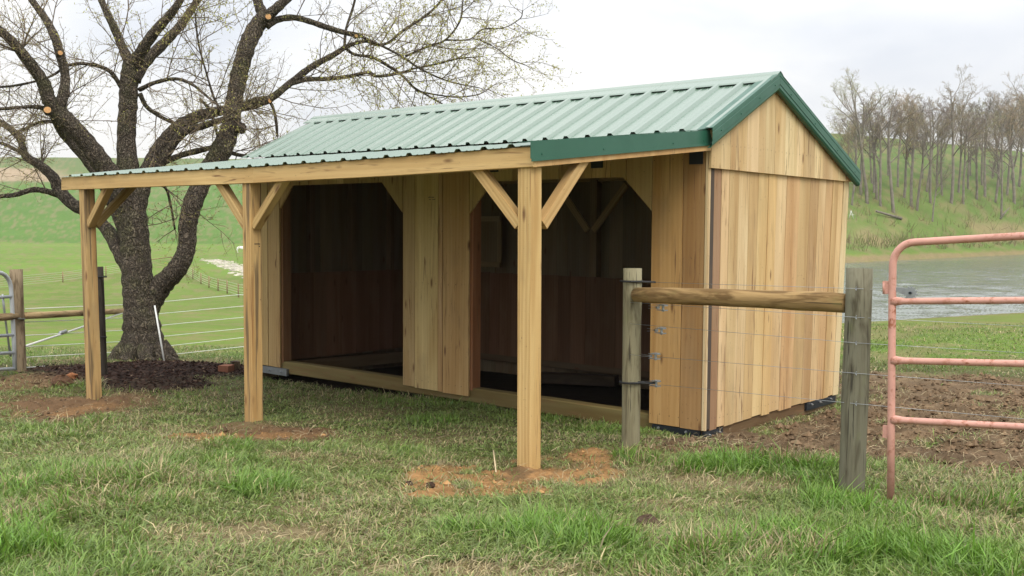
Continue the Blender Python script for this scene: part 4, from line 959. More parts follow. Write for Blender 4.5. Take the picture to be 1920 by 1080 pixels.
toC = Vector(CAM)-Vector(tb)
cutface(89, 206, -1.2, 6.5, toC+Vector((0, 0, 3))); cutface(113, 99, -1.05, 4.5, toC+Vector((5, 4, 3))); cutface(503, 31, .02, 5.5, toC); 
cutface(506, 189, .72, 4, Vector(CR)*1.5+Vector(-CF)); cutface(668, 67, .78, 3, toC)
for (kx, ky, kd, kr) in ((440, 208, -.26, 10), (452, 240, .0, 11)):
    c = Vector(at(kx, ky, TD+kd)); r = kr*TD/FPX; V = []; F = []; n, m = 10, 6
    for i in range(m):
        th = math.pi*i/(m-1)
        for k in range(n):
            ph = 2*math.pi*k/n; rr = r*random.uniform(.85, 1.1); V.append((rr*math.sin(th)*math.cos(ph), rr*math.sin(th)*math.sin(ph), rr*math.cos(th)))
    for i in range(m-1):
        for k in range(n): F.append((i*n+k, (i+1)*n+k, (i+1)*n+(k+1) % n, i*n+(k+1) % n))
    link('knot', mesh('knot', V, F, True), BARK, TR, Matrix.Translation(c))
# twigs and buds
TV = []; TF = []; TC = []; BP = []
def twig(p, d, L, r0, lev, g):
    n = 5 if lev == 1 else (4 if lev == 2 else 3); pts = [p.copy()]; dd = d.normalized(); q = p.copy()
    bend = Vector((random.gauss(0, .25), random.gauss(0, .25), random.gauss(0.05, .22)))
    for i in range(n):
        dd = (dd+bend*(1.0/n)*1.3+Vector((random.gauss(0, .12), random.gauss(0, .12), random.gauss(0, .1)))).normalized(); q = q+dd*(L/n); pts.append(q.copy())
    b = len(TV); rad = [r0*(1-.7*i/n) for i in range(n+1)]
    tube_geo(pts, rad, 3, TV, TF, False)
    c = (.16, .125, .095) if lev == 1 else ((.21, .16, .11) if lev == 2 else (.27, .20, .13)); TC.extend([c]*(len(TV)-b))
    if lev < 3:
        k = max(2, int(L/(.14 if lev == 1 else .11))); 
        for j in range(k):
            t = (j+.6+random.uniform(-.3, .3))/k*n; t = max(.4, min(n-.01, t)); i = int(t); a = pts[i].lerp(pts[i+1], t-i); ax = (pts[i+1]-pts[i]).normalized()
            s = ax.orthogonal().normalized(); s.rotate(Matrix.Rotation(random.uniform(0, 6.28), 3, ax)); nd_ = ax*random.uniform(.5, 1.)+s*random.uniform(.6, 1.)
            nl = L*random.uniform(.25, .5)*(1-.4*j/k) if lev == 1 else random.uniform(.10, .28)
            twig(a, nd_, max(.12, nl), r0*.5, lev+1, g)
    if lev >= 2:
        k = int(L/.045)
        for j in range(k):
            t = (j+1)/k*n; i = min(n-1, int(t)); BP.append((pts[i].lerp(pts[i+1], min(1, t-i)), g))
for nm, path, rad in SEED_TWIG:
    acc = 0; small = rad[0] < .05
    step = .15 if small else .26
    for i in range(1, len(path)):
        seg = (path[i]-path[i-1]).length; acc += seg
        if nm == 'B' and i < 48: continue
        if nm in ('E', 'D', 'C', 'Cb') and i < 14: continue
        if rad[i] > .075 and nm not in ('A1', 'A2', 'A3', 'C2'): continue
        if nm in ('P', 'R', 'L') and random.random() < .5: continue
        while acc > step:
            acc -= step*random.uniform(.7, 1.3); ax = (path[i]-path[i-1]).normalized(); s = ax.orthogonal().normalized(); s.rotate(Matrix.Rotation(random.uniform(0, 6.28), 3, ax))
            d = ax*random.uniform(.3, .9)+s+Vector((0, 0, .25)); L = random.uniform(.5, 1.7)*(1.0 if rad[0] > .02 else .62)
            twig(path[i]+s*rad[i]*.6, d, L, min(.011, rad[i]*.5+.003), 1, .2+.8*(nm in ('E4', 'E5', 'E7', 'E8', 'E9', 'Ea', 'Eb', 'A3', 'A2', 'B4', 'E3')))
    if rad[-1] < .03:
        for _ in range(3): twig(path[-1], (path[-1]-path[-2]).normalized()+Vector((random.gauss(0, .4), random.gauss(0, .4), random.gauss(0, .3))), random.uniform(.5, 1.1), .005, 1, .8)
def tris(F):
    return F
def quadmesh(name, V, F, cols, mat, parent, mw=None, smooth=True):
    f = np.array(F, dtype=np.int32); return link(name, big_mesh(name, np.array([tuple(v) for v in V]), f, smooth, np.array(cols)), mat, parent, mw)
tag(quadmesh('twigs', TV, TF, TC, TWIGM, TR), None, None, None, 'stuff')
nb = len(BP); bpv = np.array([tuple(b[0]) for b in BP]); bg = np.array([b[1] for b in BP])
keep = rng.random(nb) < .75; bpv = bpv[keep]; bg = bg[keep]; nb = len(bpv)
def leafquads(P, size, up=.4, flat=1.0):
    n = len(P); a = rng.normal(size=(n, 3)); a[:, 2] = a[:, 2]*flat+up; a /= np.linalg.norm(a, axis=1)[:, None]; b = rng.normal(size=(n, 3)); b -= (a*b).sum(1)[:, None]*a; b /= np.linalg.norm(b, axis=1)[:, None]
    s = size[:, None]; v = np.stack([P, P+a*s*.55+b*s*.22, P+a*s, P+a*s*.5-b*s*.22], 1).reshape(-1, 3); f = np.arange(n*4).reshape(n, 4); return v, f
v_, f_ = leafquads(bpv, rng.uniform(.018, .042, nb)*(.8+.6*bg))
bc = np.where((rng.random(nb) < .3+.4*bg)[:, None], np.array([.46, .46, .13]), np.array([.34, .29, .14]))*rng.uniform(.7, 1.25, (nb, 1))
tag(link('buds', big_mesh('buds', v_, f_, False, np.repeat(bc, 4, 0)), BUD, TR), None, None, None, 'stuff')


# ------------------------------------------------------------------ far trees
def far_tree(seed, Ht, spread, budc, split=.44, lean=0.0, bare=.3):
    rs = random.Random(seed); TVt = []; TFt = []; TVc = []; TFc = []; CC = []
    def grow(p, d, L, r, lev):
        n = 6 if lev == 0 else (5 if lev == 1 else (4 if lev == 2 else 3)); pts = [p.copy()]; q = p.copy(); dd = d.normalized()
        for i in range(n):
            wq = (.045, .11, .17, .22, .26)[lev]; dd = (dd+Vector((rs.gauss(0, wq), rs.gauss(0, wq), (.05, .045, .03, .02, .0)[lev]+rs.gauss(0, .08)))).normalized(); q = q+dd*(L/n); pts.append(q.copy())
        rad = [r*(1-(.55 if lev < 2 else .7)*i/n) for i in range(n+1)]
        if lev <= 1: tube_geo(pts, rad, 7 if lev == 0 else 5, TVt, TFt, False)
        else:
            b = len(TVc); tube_geo(pts, rad, 3, TVc, TFc, False); c = (.19, .155, .12) if lev == 2 else tuple(q*rs.uniform(.8, 1.2) for q in budc)
            CC.extend([c]*(len(TVc)-b))
            if lev == 4:
                for _ in range(2):
                    w_ = pts[rs.randint(1, n)]; e1 = Vector((rs.gauss(0, 1), rs.gauss(0, 1), rs.gauss(0, 1))).normalized()*rs.uniform(.03, .07); e2 = e1.orthogonal().normalized()*e1.length*.6; b2 = len(TVc)
                    TVc.extend([tuple(w_), tuple(w_+e1*.5+e2), tuple(w_+e1), tuple(w_+e1*.5-e2)]); TFc.append((b2, b2+1, b2+2, b2+3)); CC.extend([tuple(q*1.25 for q in budc)]*4)
        if lev < 4:
            k = (rs.randint(7, 9), rs.randint(7, 9), rs.randint(6, 8), rs.randint(4, 5))[lev]
            for j in range(k):
                t0 = (split if lev == 0 else .22); t = (t0+(1-t0)*(j+rs.random())/k)*n; t = min(n-.01, t); i = int(t); a = pts[i].lerp(pts[i+1], t-i); ax = (pts[i+1]-pts[i]).normalized()
                s = ax.orthogonal().normalized(); s.rotate(Matrix.Rotation(rs.uniform(0, 6.28), 3, ax))
                f = rs.uniform(.55, 1.15)*spread
                nl = (Ht*.42, L*.50, L*.52, L*.6)[lev]*rs.uniform(.6, 1.1)*(1-.30*j/k)
                grow(a, ax+s*f, nl, max((.042, .020, .010, .008)[lev], rad[i]*(.5, .42, .45, .5)[lev]) if lev < 3 else .008, lev+1)
    grow(Vector((0, 0, -.4)), Vector((lean, 0, 1)), Ht*.95, Ht*.016, 0)
    mt = big_mesh('trunk', np.array([tuple(v) for v in TVt]), np.array(TFt), True); mt.materials.append(HAZEBARK)
    mc = big_mesh('crown', np.array([tuple(v) for v in TVc]), np.array(TFc), True, np.array(CC)); mc.materials.append(TWIGM)
    return mt, mc
protos = [far_tree(1, 13, 1.0, (.30, .24, .16)), far_tree(2, 13, .8, (.27, .22, .13)), far_tree(3, 13, 1.15, (.34, .26, .17), .36), far_tree(4, 12, .7, (.22, .19, .15), .48, .05), far_tree(5, 13, .9, (.29, .28, .15), .40, -.04), far_tree(6, 12, .8, (.23, .19, .17), .4)]
FT = [(1605, 345, 205, 5), (1638, 362, 210, 1), (1683, 352, 195, 3), (1695, 372, 185, 5), (1737, 360, 188, 1), (1758, 350, 200, 5), (1797, 362, 195, 3), (1815, 355, 200, 1), (1842, 348, 195, 5), (1873, 350, 188, 3), (1888, 366, 200, 1), (1910, 350, 170, 5), (1935, 362, 180, 3), (1614, 367, 165, 0), (1626, 382, 150, 4), (1644, 375, 190, 3), (1651, 388, 200, 5), (1676, 400, 172, 1), (1709, 388, 176, 2), (1719, 396, 215, 3), (1745, 381, 195, 5), (1748, 416, 300, 3), (1766, 367, 205, 1), (1783, 381, 158, 0), (1806, 384, 215, 5), (1831, 375, 200, 4), (1847, 370, 190, 3), (1866, 381, 210, 1), (1878, 408, 250, 5), (1902, 382, 180, 2), (1922, 392, 175, 0), (1896, 338, 190, 4),
      (1590, 372, 215, 5), (1597, 385, 235, 1), (1952, 385, 170, 1), (1985, 380, 180, 2), (1665, 330, 215, 3), (1730, 335, 210, 2), (1820, 330, 215, 0), (1860, 335, 205, 4), (1635, 345, 210, 1),
      (1655, 262, 226, 5), (1690, 260, 205, 0), (1722, 258, 212, 2), (1752, 262, 215, 4), (1775, 258, 222, 1), (1838, 262, 214, 5), (1868, 262, 205, 2), (1893, 262, 216, 3), (1915, 262, 200, 4), (1700, 262, 226, 3), (1600, 262, 232, 1), (1850, 262, 222, 0)]
ORD = ['first', 'second', 'third', 'fourth', 'fifth', 'sixth', 'seventh', 'eighth', 'ninth', 'tenth', 'eleventh', 'twelfth', 'thirteenth', 'fourteenth', 'fifteenth', 'sixteenth', 'seventeenth', 'eighteenth', 'nineteenth', 'twentieth', 'twenty-first', 'twenty-second', 'twenty-third', 'twenty-fourth', 'twenty-fifth', 'twenty-sixth', 'twenty-seventh', 'twenty-eighth', 'twenty-ninth', 'thirtieth']
def tree_rank(t):
    fam = (lambda q: 2 if q[1] in (262, 260, 258) else (1 if q[1] > 390 else (3 if q[1] < 350 else 0)))
    same = sorted([q for q in FT if fam(q) == fam(t)]); i = same.index(t)
    where = ('midway up the far slope', 'lowest above the pond bank', 'behind the hill crest', 'high on the far slope')[fam(t)]
    look = ('wide crowned bare tree', 'slim bare tree', 'broad tan budding tree', 'short forked bare tree', 'leaning bare tree', 'narrow grey bare tree')[t[3]]
    return f'{look} {where}, {ORD[i]} from left'
words = ['leaning slightly', 'straight and slim', 'with a wide crown', 'forked low', 'with pale buds', 'with reddish buds']
def ground_hit(px, py):
    best = None
    for d in np.arange(88, 262, .5):
        p = at(px, py, d)
        if p[2] <= hz(p[0], p[1]): return d
    return None
for i, (px, by, ty, k) in enumerate(FT):
    crest = by in (262, 260, 258)
    d = 250.0 if crest else (ground_hit(px, by) or 130.0)
    p = at(px, by, d); z0 = hz(p[0], p[1])
    topz = at(px, ty, d)[2]; sc = max(.35, (topz-z0)/(14.2 if k != 3 and k != 5 else 13.2))
    if crest: sc = max(sc, .3)
    side = 'on the hill crest' if crest else ('low on the bank above the pond' if by > 390 else 'on the slope beyond the pond')
    nearest = ['left', 'centre left', 'middle', 'centre right', 'right'][min(4, max(0, int((px-1590)/66)))]
    o = empty('bare_tree', (p[0], p[1], z0), tree_rank((px, by, ty, k)), 'tree', 'bare trees of the grove beyond the pond')
    rot = random.uniform(0, 6.28); mw = Matrix.Translation((p[0], p[1], z0)) @ Matrix.Rotation(rot, 4, 'Z') @ Matrix.Diagonal((sc, sc, sc, 1))
    WM[o.name] = Matrix.Translation((p[0], p[1], z0))
    mt, mc = protos[k]; link('trunk', mt, None, o, mw); link('crown', mc, None, o, mw)
# low brush under the grove (stuff)
bv = []; bf = []; bc_ = []
for i in range(190):
    px = random.uniform(1585, 1960); d = 60/(1-1.15*(px-960)/FPX)+random.choice([random.uniform(2, 9), random.uniform(12, 40)]); p = CAM+(CF+CR*(px-960)/FPX)*d; z0 = hz(p[0], p[1])
    for j in range(7):
        q = Vector((p[0]+random.gauss(0, .5), p[1]+random.gauss(0, .5), z0)); e = q+Vector((random.gauss(0, .4), random.gauss(0, .4), random.uniform(.4, 1.5))); b = len(bv)
        tube_geo([q, q.lerp(e, .5)+Vector((random.gauss(0, .08), 0, .05)), e], [.03, .02, .01], 3, bv, bf, False); bc_.extend([random.choice([(.25, .19, .12), (.2, .17, .08), (.14, .2, .05)])]*(len(bv)-b))
o = quadmesh('brush', bv, bf, bc_, TWIGM, None); tag(o, 'low tan brush and weeds on the far pond bank', 'brush', None, 'stuff')
# fallen log and pale stand at the far bank
lg = at(1643, 405, ground_hit(1643, 405) or 110); lg2 = at(1690, 414, ground_hit(1690, 414) or 108)
LG = tube('fallen_log', [Vector((lg[0], lg[1], hz(lg[0], lg[1])+.5)), Vector(((lg[0]+lg2[0])/2, (lg[1]+lg2[1])/2, hz((lg[0]+lg2[0])/2, (lg[1]+lg2[1])/2)+.35)), Vector((lg2[0], lg2[1], hz(lg2[0], lg2[1])+.2))], [.13, .15, .17], HAZEBARK, None, 8, jit=.1)
tag(LG, 'thin fallen trunk lying on the grass below the grove', 'log')
dd_ = ground_hit(1875, 411) or 135; dl_ = at(1875, 411, dd_); dl2 = at(1893, 389, dd_)
DL = tube('dead_branch', [Vector((dl_[0], dl_[1], hz(dl_[0], dl_[1]))), Vector(tuple((dl_+dl2)/2))+Vector((0, 0, .1)), Vector(tuple(dl2))], [.16, .12, .06], HAZEBARK, None, 6, jit=.1); tag(DL, 'dark dead branch leaning up from the bank at the right edge', 'branch')
st_ = at(1597, 412, ground_hit(1597, 412) or 108); zst = hz(st_[0], st_[1]); ST = empty('white_stand', (st_[0], st_[1], zst), 'small white A-shaped stand on the bank just past the shed corner', 'stand')
for dx in (-.3, .2): tube('leg', [Vector(st_)*0+Vector((st_[0]+CR[0]*dx, st_[1]+CR[1]*dx, zst)), Vector((st_[0]-CR[0]*.1, st_[1]-CR[1]*.1, zst+.95))], .03, WHITE, ST, 6)
tube('crossbar', [Vector((st_[0]-CR[0]*.25, st_[1]-CR[1]*.25, zst+.45)), Vector((st_[0]+CR[0]*.25, st_[1]+CR[1]*.25, zst+.45))], .02, WHITE, ST, 6)

# ------------------------------------------------------------------ white horse far off, mostly behind the middle post
hp = at(452, 478, 200); hx, hy = hp[0], hp[1]; hzz = hz(hx, hy)
def skin_body(name, verts, edges, radii, mat, mw, root=0, sub=2):
    me = bpy.data.meshes.new(name); me.from_pydata(verts, edges, []); o = bpy.data.objects.new(name, me); COL.objects.link(o)
    o.modifiers.new('s', 'SKIN'); sv = me.skin_vertices[0].data
    for i, r in enumerate(radii): sv[i].radius = (r, r) if not isinstance(r, tuple) else r
    sv[root].use_root = True
    m = o.modifiers.new('d', 'SUBSURF'); m.levels = m.render_levels = sub
    dg = bpy.context.evaluated_depsgraph_get(); me2 = bpy.data.meshes.new_from_object(o.evaluated_get(dg)); bpy.data.objects.remove(o)
    me2.polygons.foreach_set('use_smooth', [True]*len(me2.polygons)); me2.materials.clear(); me2.materials.append(mat); return me2
hv = [(0, 0, 1.05), (-.45, 0, 1.08), (-.65, 0, 1.0), (.4, 0, 1.03), (.65, 0, 1.1), (.95, 0, .95), (1.15, 0, .62), (1.25, 0, .40), (1.3, 0, .22),
      (-.6, .16, .8), (-.72, .17, .5), (-.66, .17, .1), (-.62, .17, .02), (-.6, -.16, .8), (-.66, -.17, .5), (-.6, -.17, .1), (-.56, -.17, .02),
      (.5, .15, .75), (.5, .16, .42), (.5, .16, .06), (.5, -.15, .75), (.56, -.16, .42), (.62, -.16, .06), (-.80, 0, .85), (-.86, 0, .5)]
he = [(0, 1), (1, 2), (0, 3), (3, 4), (4, 5), (5, 6), (6, 7), (7, 8), (1, 9), (9, 10), (10, 11), (11, 12), (1, 13), (13, 14), (14, 15), (15, 16), (3, 17), (17, 18), (18, 19), (3, 20), (20, 21), (21, 22), (2, 23), (23, 24)]
hr = [.30, .30, .22, .28, .2, .15, .14, .10, .07, .15, .07, .045, .055, .15, .07, .045, .055, .11, .055, .05, .11, .055, .05, .04, .06]
hm = skin_body('pony', hv, he, hr, FLEECE, None)
HO = link('white_pony', hm, None, None, Matrix.Translation((hx, hy, hzz)) @ Matrix.Rotation(math.atan2(CR[1], CR[0]), 4, 'Z')); tag(HO, 'white pony grazing in the far field, partly hidden by the middle post', 'pony')

# stone rubble strip in the pasture
sv_ = []; sf = []; ns = 0
def strip_pts():
    for _ in range(420):
        t = random.random(); px = 392+t*90; pyc = 488+t*26; w = 1.5+9*t; py = pyc+random.gauss(0, .5)*w
        yield px+random.uniform(-4, 4), py
def ghit(px, py):
    lo, hi = 60, 260
    for d in np.arange(90, 260, 2.0):
        p = at(px, py, d)
        if p[2] <= hz(p[0], p[1]): return p
    return at(px, py, 150)
gh = {}
for px, py in strip_pts():
    key = (round(px/4), round(py/2))
    if key not in gh: gh[key] = ghit(key[0]*4, key[1]*2)
    p = gh[key]+np.array([random.uniform(-.4, .4), random.uniform(-1.6, 1.6), 0]); z0 = hz(p[0], p[1]); b = len(sv_); a, c, h = random.uniform(.15, .6), random.uniform(.15, .6), random.uniform(.03, .14)
    for dz in (-.1, h):
        for q in range(6):
            an = q*math.pi/3; rr = random.uniform(.8, 1.1)*(1 if dz < 0 else .8); sv_.append((p[0]+a*rr*math.cos(an), p[1]+c*rr*math.sin(an), z0+dz))
    sf.append(tuple(b+6+q for q in range(6)))
    for q in range(6): sf.append((b+q, b+(q+1) % 6, b+6+(q+1) % 6, b+6+q))
tag(link('stone_rubble', mesh('stone_rubble', sv_, sf), STONE), 'strip of pale broken stone lying in the far pasture', 'rubble', None, 'stuff')


# ------------------------------------------------------------------ small things on the ground
wa = at(290, 573, 16.55); wb_ = at(309, 684, 16.35); tag(tube('white_rod', [wb_, wa], .014, WHITE, None, 8), 'thin white rod leaning against the trunk of the old tree', 'rod')
def brick(px, py, z, rot, size, col, label, name='brick'):
    c = back_z(px, py, z); me = box_me(size[0], size[1], size[2], .006); me.materials.append(BRICKM if name == 'brick' else ROUND)
    o = bpy.data.objects.new(name, me); COL.objects.link(o); o.location = (c[0], c[1], hz(c[0], c[1])+size[1]*.5-.01); o.rotation_euler = (R_(90), 0, rot); o.color = (*col, 1)
    tag(o, label, 'brick' if name == 'brick' else 'block')
brick(424, 693, -.14, .5, (.16, .10, .20), (.3, .1, .05), 'reddish brick lying at the edge of the dark mulch left of the middle post')
brick(441, 689, -.15, 1.2, (.12, .14, .12), (.16, .12, .08), 'weathered wooden block end beside the reddish brick', 'timber_block')
def lump(name, px, py, z, r, col, label, cat):
    c = back_z(px, py, z); import mathutils
    V = []; F = []; n, m = 10, 7
    for i in range(m):
        th = math.pi*i/(m-1)
        for k in range(n):
            ph = 2*math.pi*k/n; rr = r*random.uniform(.72, 1.15); V.append((rr*math.sin(th)*math.cos(ph)*1.2, rr*math.sin(th)*math.sin(ph), rr*math.cos(th)*.75))
    for i in range(m-1):
        for k in range(n): F.append((i*n+k, (i+1)*n+k, (i+1)*n+(k+1) % n, i*n+(k+1) % n))
    o = link(name, mesh(name, V, F), plain(name+'_soil', col, .95, .4, 25, .6), None, Matrix.Translation((c[0], c[1], hz(c[0], c[1])+r*.25))); tag(o, label, cat)
lump('dirt_clod', 117, 718, -.1, .13, (.10, .055, .032), 'big dark clod of dug earth left of the leftmost lean-to post', 'clod')
lump('dirt_clod', 135, 709, -.1, .08, (.26, .11, .05), 'small reddish clod beside the big dark clod', 'clod')
lump('dirt_clod', 1218, 968, .3, .07, (.07, .045, .03), 'dark clod in the grass below the left fence post', 'clod')
lump('dirt_clod', 807, 916, .15, .035, (.05, .03, .02), 'small black clod on the orange soil left of the front post', 'clod')
lump('dirt_clod', 768, 914, .15, .03, (.05, .03, .02), 'tiny black clod at the left end of the orange soil', 'clod')
tag(tube('straight_stick', [Vector(back_z(930, 893, .13))+Vector((0, 0, .03)), Vector(back_z(925, 868, .13))+Vector((0, 0, .10))], .006, plain('pale_straw', (.5, .4, .25)), None, 5), 'pale snapped stalk sticking up beside the front post', 'stick')

# soil clods in the dirt (stuff)
def clods(n, rect_az, rmin, rmax, key):
    out = []
    A = rng.uniform(R_(-29), R_(29), n); Rr = np.sqrt(rng.uniform(rmin**2, rmax**2, n)); d = Rr*np.cos(A); s = Rr*np.sin(A)
    x = CAM[0]+fh[0]*d+rh[0]*s; y = CAM[1]+fh[1]*d+rh[1]*s; m = masks(x, y); w = np.clip(np.maximum(np.maximum(m[0]*.8, m[1]), m[3]), 0, 1)*(1-m[6]); w = w*(.12+.88*sstep(.42, .6, fbm(x*1.3, y*2.0, 3, 401))); k = rng.random(n) < w
    return x[k], y[k], m[0][k], Rr[k], m[3][k]
cx, cy, co_, cr, cm = clods(110000, 0, 5, 19, 0); n = len(cx)
ico = np.array([(0, 0, 1), (.9, 0, .2), (.28, .85, .2), (-.72, .53, .2), (-.72, -.53, .2), (.28, -.85, .2), (0, 0, -.4)]); icf = np.array([(0, 1, 2), (0, 2, 3), (0, 3, 4), (0, 4, 5), (0, 5, 1), (6, 2, 1), (6, 3, 2), (6, 4, 3), (6, 5, 4), (6, 1, 5)])
sz = rng.lognormal(-4.6, .65, n)*(1-.35*co_); sz = np.clip(sz*.85, .003, .042)*np.where(cm > .4, 1.35, 1.0)
cz = H(cx, cy); v_ = ico[None]*sz[:, None, None]*rng.uniform(.6, 1.3, (n, 7, 1))+np.stack([cx, cy, cz+sz*.1], 1)[:, None]
f_ = (icf[None]+np.arange(n)[:, None, None]*7).reshape(-1, 3)
ca = np.where(co_[:, None] > .4, np.array([.36, .205, .09]), np.array([.165, .112, .068]))*rng.uniform(.5, 1.4, (n, 1))
tag(link('soil_crumbs', big_mesh('soil_crumbs', v_.reshape(-1, 3), f_, False, np.repeat(ca, 7, 0)), attr_mat('soil_crumbs', .95, .1)), 'loose crumbs and clods of turned soil on the bare patches', 'soil', None, 'stuff')
# mulch chips
n = 26000; A = rng.uniform(R_(-29), R_(-12), n); Rr = rng.uniform(12.5, 19.5, n); d = Rr*np.cos(A); s = Rr*np.sin(A); x = CAM[0]+fh[0]*d+rh[0]*s; y = CAM[1]+fh[1]*d+rh[1]*s; m = masks(x, y)[2]; k = rng.random(n) < m; x, y = x[k], y[k]; n = len(x)
v_, f_ = leafquads(np.stack([x, y, H(x, y)+.004], 1), rng.uniform(.02, .065, n), 0, .22)
cc_ = np.array([.045, .026, .02])*rng.uniform(.4, 2.2, (n, 1)); lt = rng.random(n) < .03; cc_[lt] = np.array([.2, .14, .09])
tag(link('mulch_chips', big_mesh('mulch_chips', v_, f_, False, np.repeat(cc_, 4, 0)), attr_mat('mulch_chips', .9, .1)), 'dark shredded bark mulch heaped round the old tree', 'mulch', None, 'stuff')


# ------------------------------------------------------------------ grass blades
def blades(n, r0, r1, seed, wscale=1.0, pw=1.0):
    g = np.random.default_rng(seed)
    A = g.uniform(R_(-29.5), R_(29.5), n); u = g.random(n); Rr = (r0**(2-pw)+(r1**(2-pw)-r0**(2-pw))*u)**(1/(2-pw)) if pw != 2 else r0*(r1/r0)**u
    d = Rr*np.cos(A); s = Rr*np.sin(A); x = CAM[0]+fh[0]*d+rh[0]*s; y = CAM[1]+fh[1]*d+rh[1]*s
    # clump: pull towards tuft centres
    cs = .13; gx = np.floor(x/cs); gy = np.floor(y/cs)
    hx_ = vnoise(gx+.5, gy+.5, 201)*cs; hy_ = vnoise(gx+.5, gy+.5, 203)*cs
    pull = g.uniform(0, .55, n); x = x+(gx*cs+hx_-x)*pull; y = y+(gy*cs+hy_-y)*pull
    ora, bro, mul, mud, st, lu, ins = masks(x, y)
    bare = np.clip(ora*.94+bro*.98+mul*1.3+mud*.99+ins*1.0, 0, 1)
    thin = .45*sstep(.48, .66, fbm(x*1.1, y*1.1, 4, 207))+.45*st
    keep = (g.random(n) > bare) & (g.random(n) > thin)
    # nothing grows through posts or under boards
    x, y, lu, st, Rr, bare = x[keep], y[keep], lu[keep], st[keep], Rr[keep], bare[keep]; n = len(x)
    patch = fbm(x*.7+3, y*.7, 4, 211); p2 = fbm(x*2.4, y*2.4, 3, 213); lush = np.clip(lu*sstep(.30, .55, p2)+.45*sstep(.52, .66, patch), 0, 1)
    under = sstep(-7.6, -7.2, x)*(1-sstep(.0, .3, x))*sstep(-2.9, -2.4, y)*(1-sstep(0, .1, y))
    Ln = g.uniform(.03, .095, n)*(1+1.15*lush)*(.85+.3*g.random(n))*(1-.25*under)
    for px_, py_ in ((-.05, -2.75), (-3.7, -2.75), (-7.0, -2.75), (2.35, -2.15), (2.7, -2.35), (.25, -1.7)): Ln = Ln*(1-.55*np.exp(-((x-px_)**2+(y-py_)**2)/.06))
    tall = g.random(n) < .03; Ln = np.where(tall, Ln*1.6, Ln)
    wd = g.uniform(.0018, .0036, n)*(1+.35*lush)*wscale
    fx = fbm(x*1.7, y*1.7, 3, 221)*12.6; ang = fx+g.normal(0, 1.5, n); lean = np.clip(g.normal(1.05-.45*lush, .33, n), .08, 1.5)
    curl = g.uniform(.1, .7, n)
    z = H(x, y)-.004
    dirx, diry = np.cos(ang), np.sin(ang)
    P0 = np.stack([x, y, z], 1)
    def dirv(l): return np.stack([dirx*np.sin(l), diry*np.sin(l), np.cos(l)], 1)
    P1 = P0+dirv(lean*.75)*(Ln*.5)[:, None]; P2 = P1+dirv(np.minimum(lean+curl, 1.75))*(Ln*.5)[:, None]
    sa = ang+np.pi/2+g.normal(0, .6, n); side = np.stack([np.cos(sa), np.sin(sa), g.normal(0, .25, n)], 1)*wd[:, None]
    P2[:, 2] = np.maximum(P2[:, 2], z+.006)
    v = np.stack([P0-side*.8, P0+side*.8, P1+side, P1-side, P2], 1).reshape(-1, 3)
    b = np.arange(n)*5; q = np.stack([b, b+1, b+2], 1); q2 = np.stack([b, b+2, b+3], 1); q3 = np.stack([b+3, b+2, b+4], 1)
    f = np.concatenate([q, q2, q3])
    dull = np.array([.195, .275, .08]); green = np.array([.155, .32, .038]); straw = np.array([.47, .39, .21]); yel = np.array([.30, .34, .085])
    cc = dull[None]*(1-lush[:, None])+green[None]*lush[:, None]
    tt = g.random(n)[:, None]; cc = cc*(1-.5*tt)+yel*.5*tt*(1-.4*lush[:, None])+cc*.0
    fw = sstep(15.5, 18, Rr)[:, None]; cc = cc*(1-fw)+np.array([.145, .215, .045])*fw
    ps = .10+.38*sstep(.48, .62, fbm(x*1.5, y*1.5, 4, 227))+.55*st+.35*np.clip(bare, 0, 1)-.10*lush; isd = g.random(n) < ps; cc[isd] = straw*g.uniform(.55, 1.15, (isd.sum(), 1))
    cc = cc*g.uniform(.55, 1.35, (n, 1))
    return v, f, np.repeat(cc, 5, 0)
vs, fs, cs_ = [], [], []; off = 0
for args in ((230000, 4.3, 9.0, 1, 1.0, .6), (190000, 9.0, 15.5, 2, 1.35, .8), (60000, 15.5, 30, 3, 2.2, 1.0)):
    v, f, c = blades(*args); vs.append(v); fs.append(f+off); cs_.append(c); off += len(v)
GR = link('grass', big_mesh('grass', np.concatenate(vs), np.concatenate(fs), False, np.concatenate(cs_)), BLADE); tag(GR, 'matted green and straw coloured grass growing in the yard', 'grass', None, 'stuff')
# dead stalks and straw lying about
g = np.random.default_rng(77); n = 14000; A = g.uniform(R_(-29), R_(29), n); Rr = 4.3+10.5*g.random(n)**1.1; d = Rr*np.cos(A); s = Rr*np.sin(A); x = CAM[0]+fh[0]*d+rh[0]*s; y = CAM[1]+fh[1]*d+rh[1]*s
m = masks(x, y); w = .07+.35*m[4]+.65*m[3]+.35*m[1]+.1*m[0]; k = (g.random(n) < w) & (m[6] < .1) & (m[2] < .3); x, y, Rr = x[k], y[k], Rr[k]; n = len(x)
an = g.uniform(0, 6.28, n); L = g.uniform(.03, .13, n); e = np.stack([np.cos(an), np.sin(an)], 1)*L[:, None]; z = H(x, y); z2 = H(x+e[:, 0], y+e[:, 1])
lift = g.uniform(.01, .05, n); P0 = np.stack([x, y, z+.012+lift*.3], 1); P2 = np.stack([x+e[:, 0], y+e[:, 1], z2+.012+lift], 1); P1 = (P0+P2)/2+np.stack([g.normal(0, .01, n), g.normal(0, .01, n), .012+0*x], 1)
w_ = g.uniform(.0008, .0019, n)[:, None]; sd_ = np.stack([-np.sin(an), np.cos(an), .6+0*an], 1)*w_
v = np.stack([P0-sd_, P0+sd_, P1+sd_, P1-sd_, P2+sd_*.6, P2-sd_*.6], 1).reshape(-1, 3); b = np.arange(n)*6; f = np.concatenate([np.stack([b, b+1, b+2, b+3], 1), np.stack([b+3, b+2, b+4, b+5], 1)])
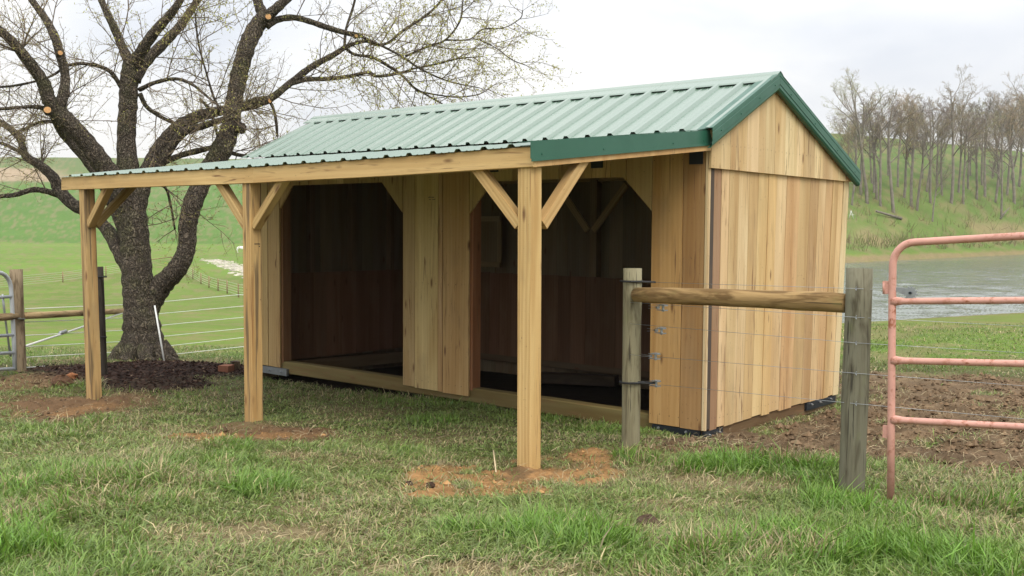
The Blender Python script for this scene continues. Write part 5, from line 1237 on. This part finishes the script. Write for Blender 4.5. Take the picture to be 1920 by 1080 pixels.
cc = np.array([.44, .36, .22])*g.uniform(.55, 1.2, (n, 1)); tag(link('straw', big_mesh('straw', v, f, False, np.repeat(cc, 6, 0)), attr_mat('straw', .8, .15)), 'dry stalks and straw scattered over grass and mud', 'straw', None, 'stuff')
# broad weed leaves among the grass
g = np.random.default_rng(5); n = 2600; A = g.uniform(R_(-29), R_(29), n); Rr = 4.3+8*g.random(n); d = Rr*np.cos(A); s = Rr*np.sin(A); x = CAM[0]+fh[0]*d+rh[0]*s; y = CAM[1]+fh[1]*d+rh[1]*s; cxg = np.floor(x/.5); cyg = np.floor(y/.5)
ok = (vnoise(cxg+.5, cyg+.5, 301) > .8); m = masks(x, y); ok &= (m[0]+m[1]+m[2]+m[3]+m[6] < .3); x, y = x[ok], y[ok]; x = cxg[ok]*.5+.25+g.normal(0, .09, len(x)); y = cyg[ok]*.5+.25+g.normal(0, .09, len(y)); n = len(x)
v_, f_ = leafquads(np.stack([x, y, H(x, y)+g.uniform(.01, .05, n)], 1), g.uniform(.03, .07, n), .5)
cc = np.array([.12, .24, .05])*g.uniform(.7, 1.4, (n, 1)); tag(link('broadleaf_weeds', big_mesh('weeds', v_, f_, False, np.repeat(cc, 4, 0)), BLADE), 'small broadleaf weeds scattered through the grass', 'weeds', None, 'stuff')



# ------------------------------------------------------------------ haze
hzv = [(x, y, z) for z in (-7, 46) for y in (-910, 900) for x in (-900, 910)]
hm_ = mesh('haze', hzv, [(0, 2, 3, 1), (4, 5, 7, 6), (0, 1, 5, 4), (2, 6, 7, 3), (0, 4, 6, 2), (1, 3, 7, 5)])
HM = bpy.data.materials.new('haze'); HM.use_nodes = True; hn = HM.node_tree; hn.nodes.clear(); pv_ = hn.nodes.new('ShaderNodeVolumePrincipled'); pv_.inputs['Density'].default_value = .00024; pv_.inputs['Color'].default_value = (.93, .95, 1, 1)
ho_ = hn.nodes.new('ShaderNodeOutputMaterial'); hn.links.new(pv_.outputs[0], ho_.inputs['Volume'])
HZO = link('haze', hm_, HM); tag(HZO, 'thin pale haze over the valley', None, None, 'stuff')
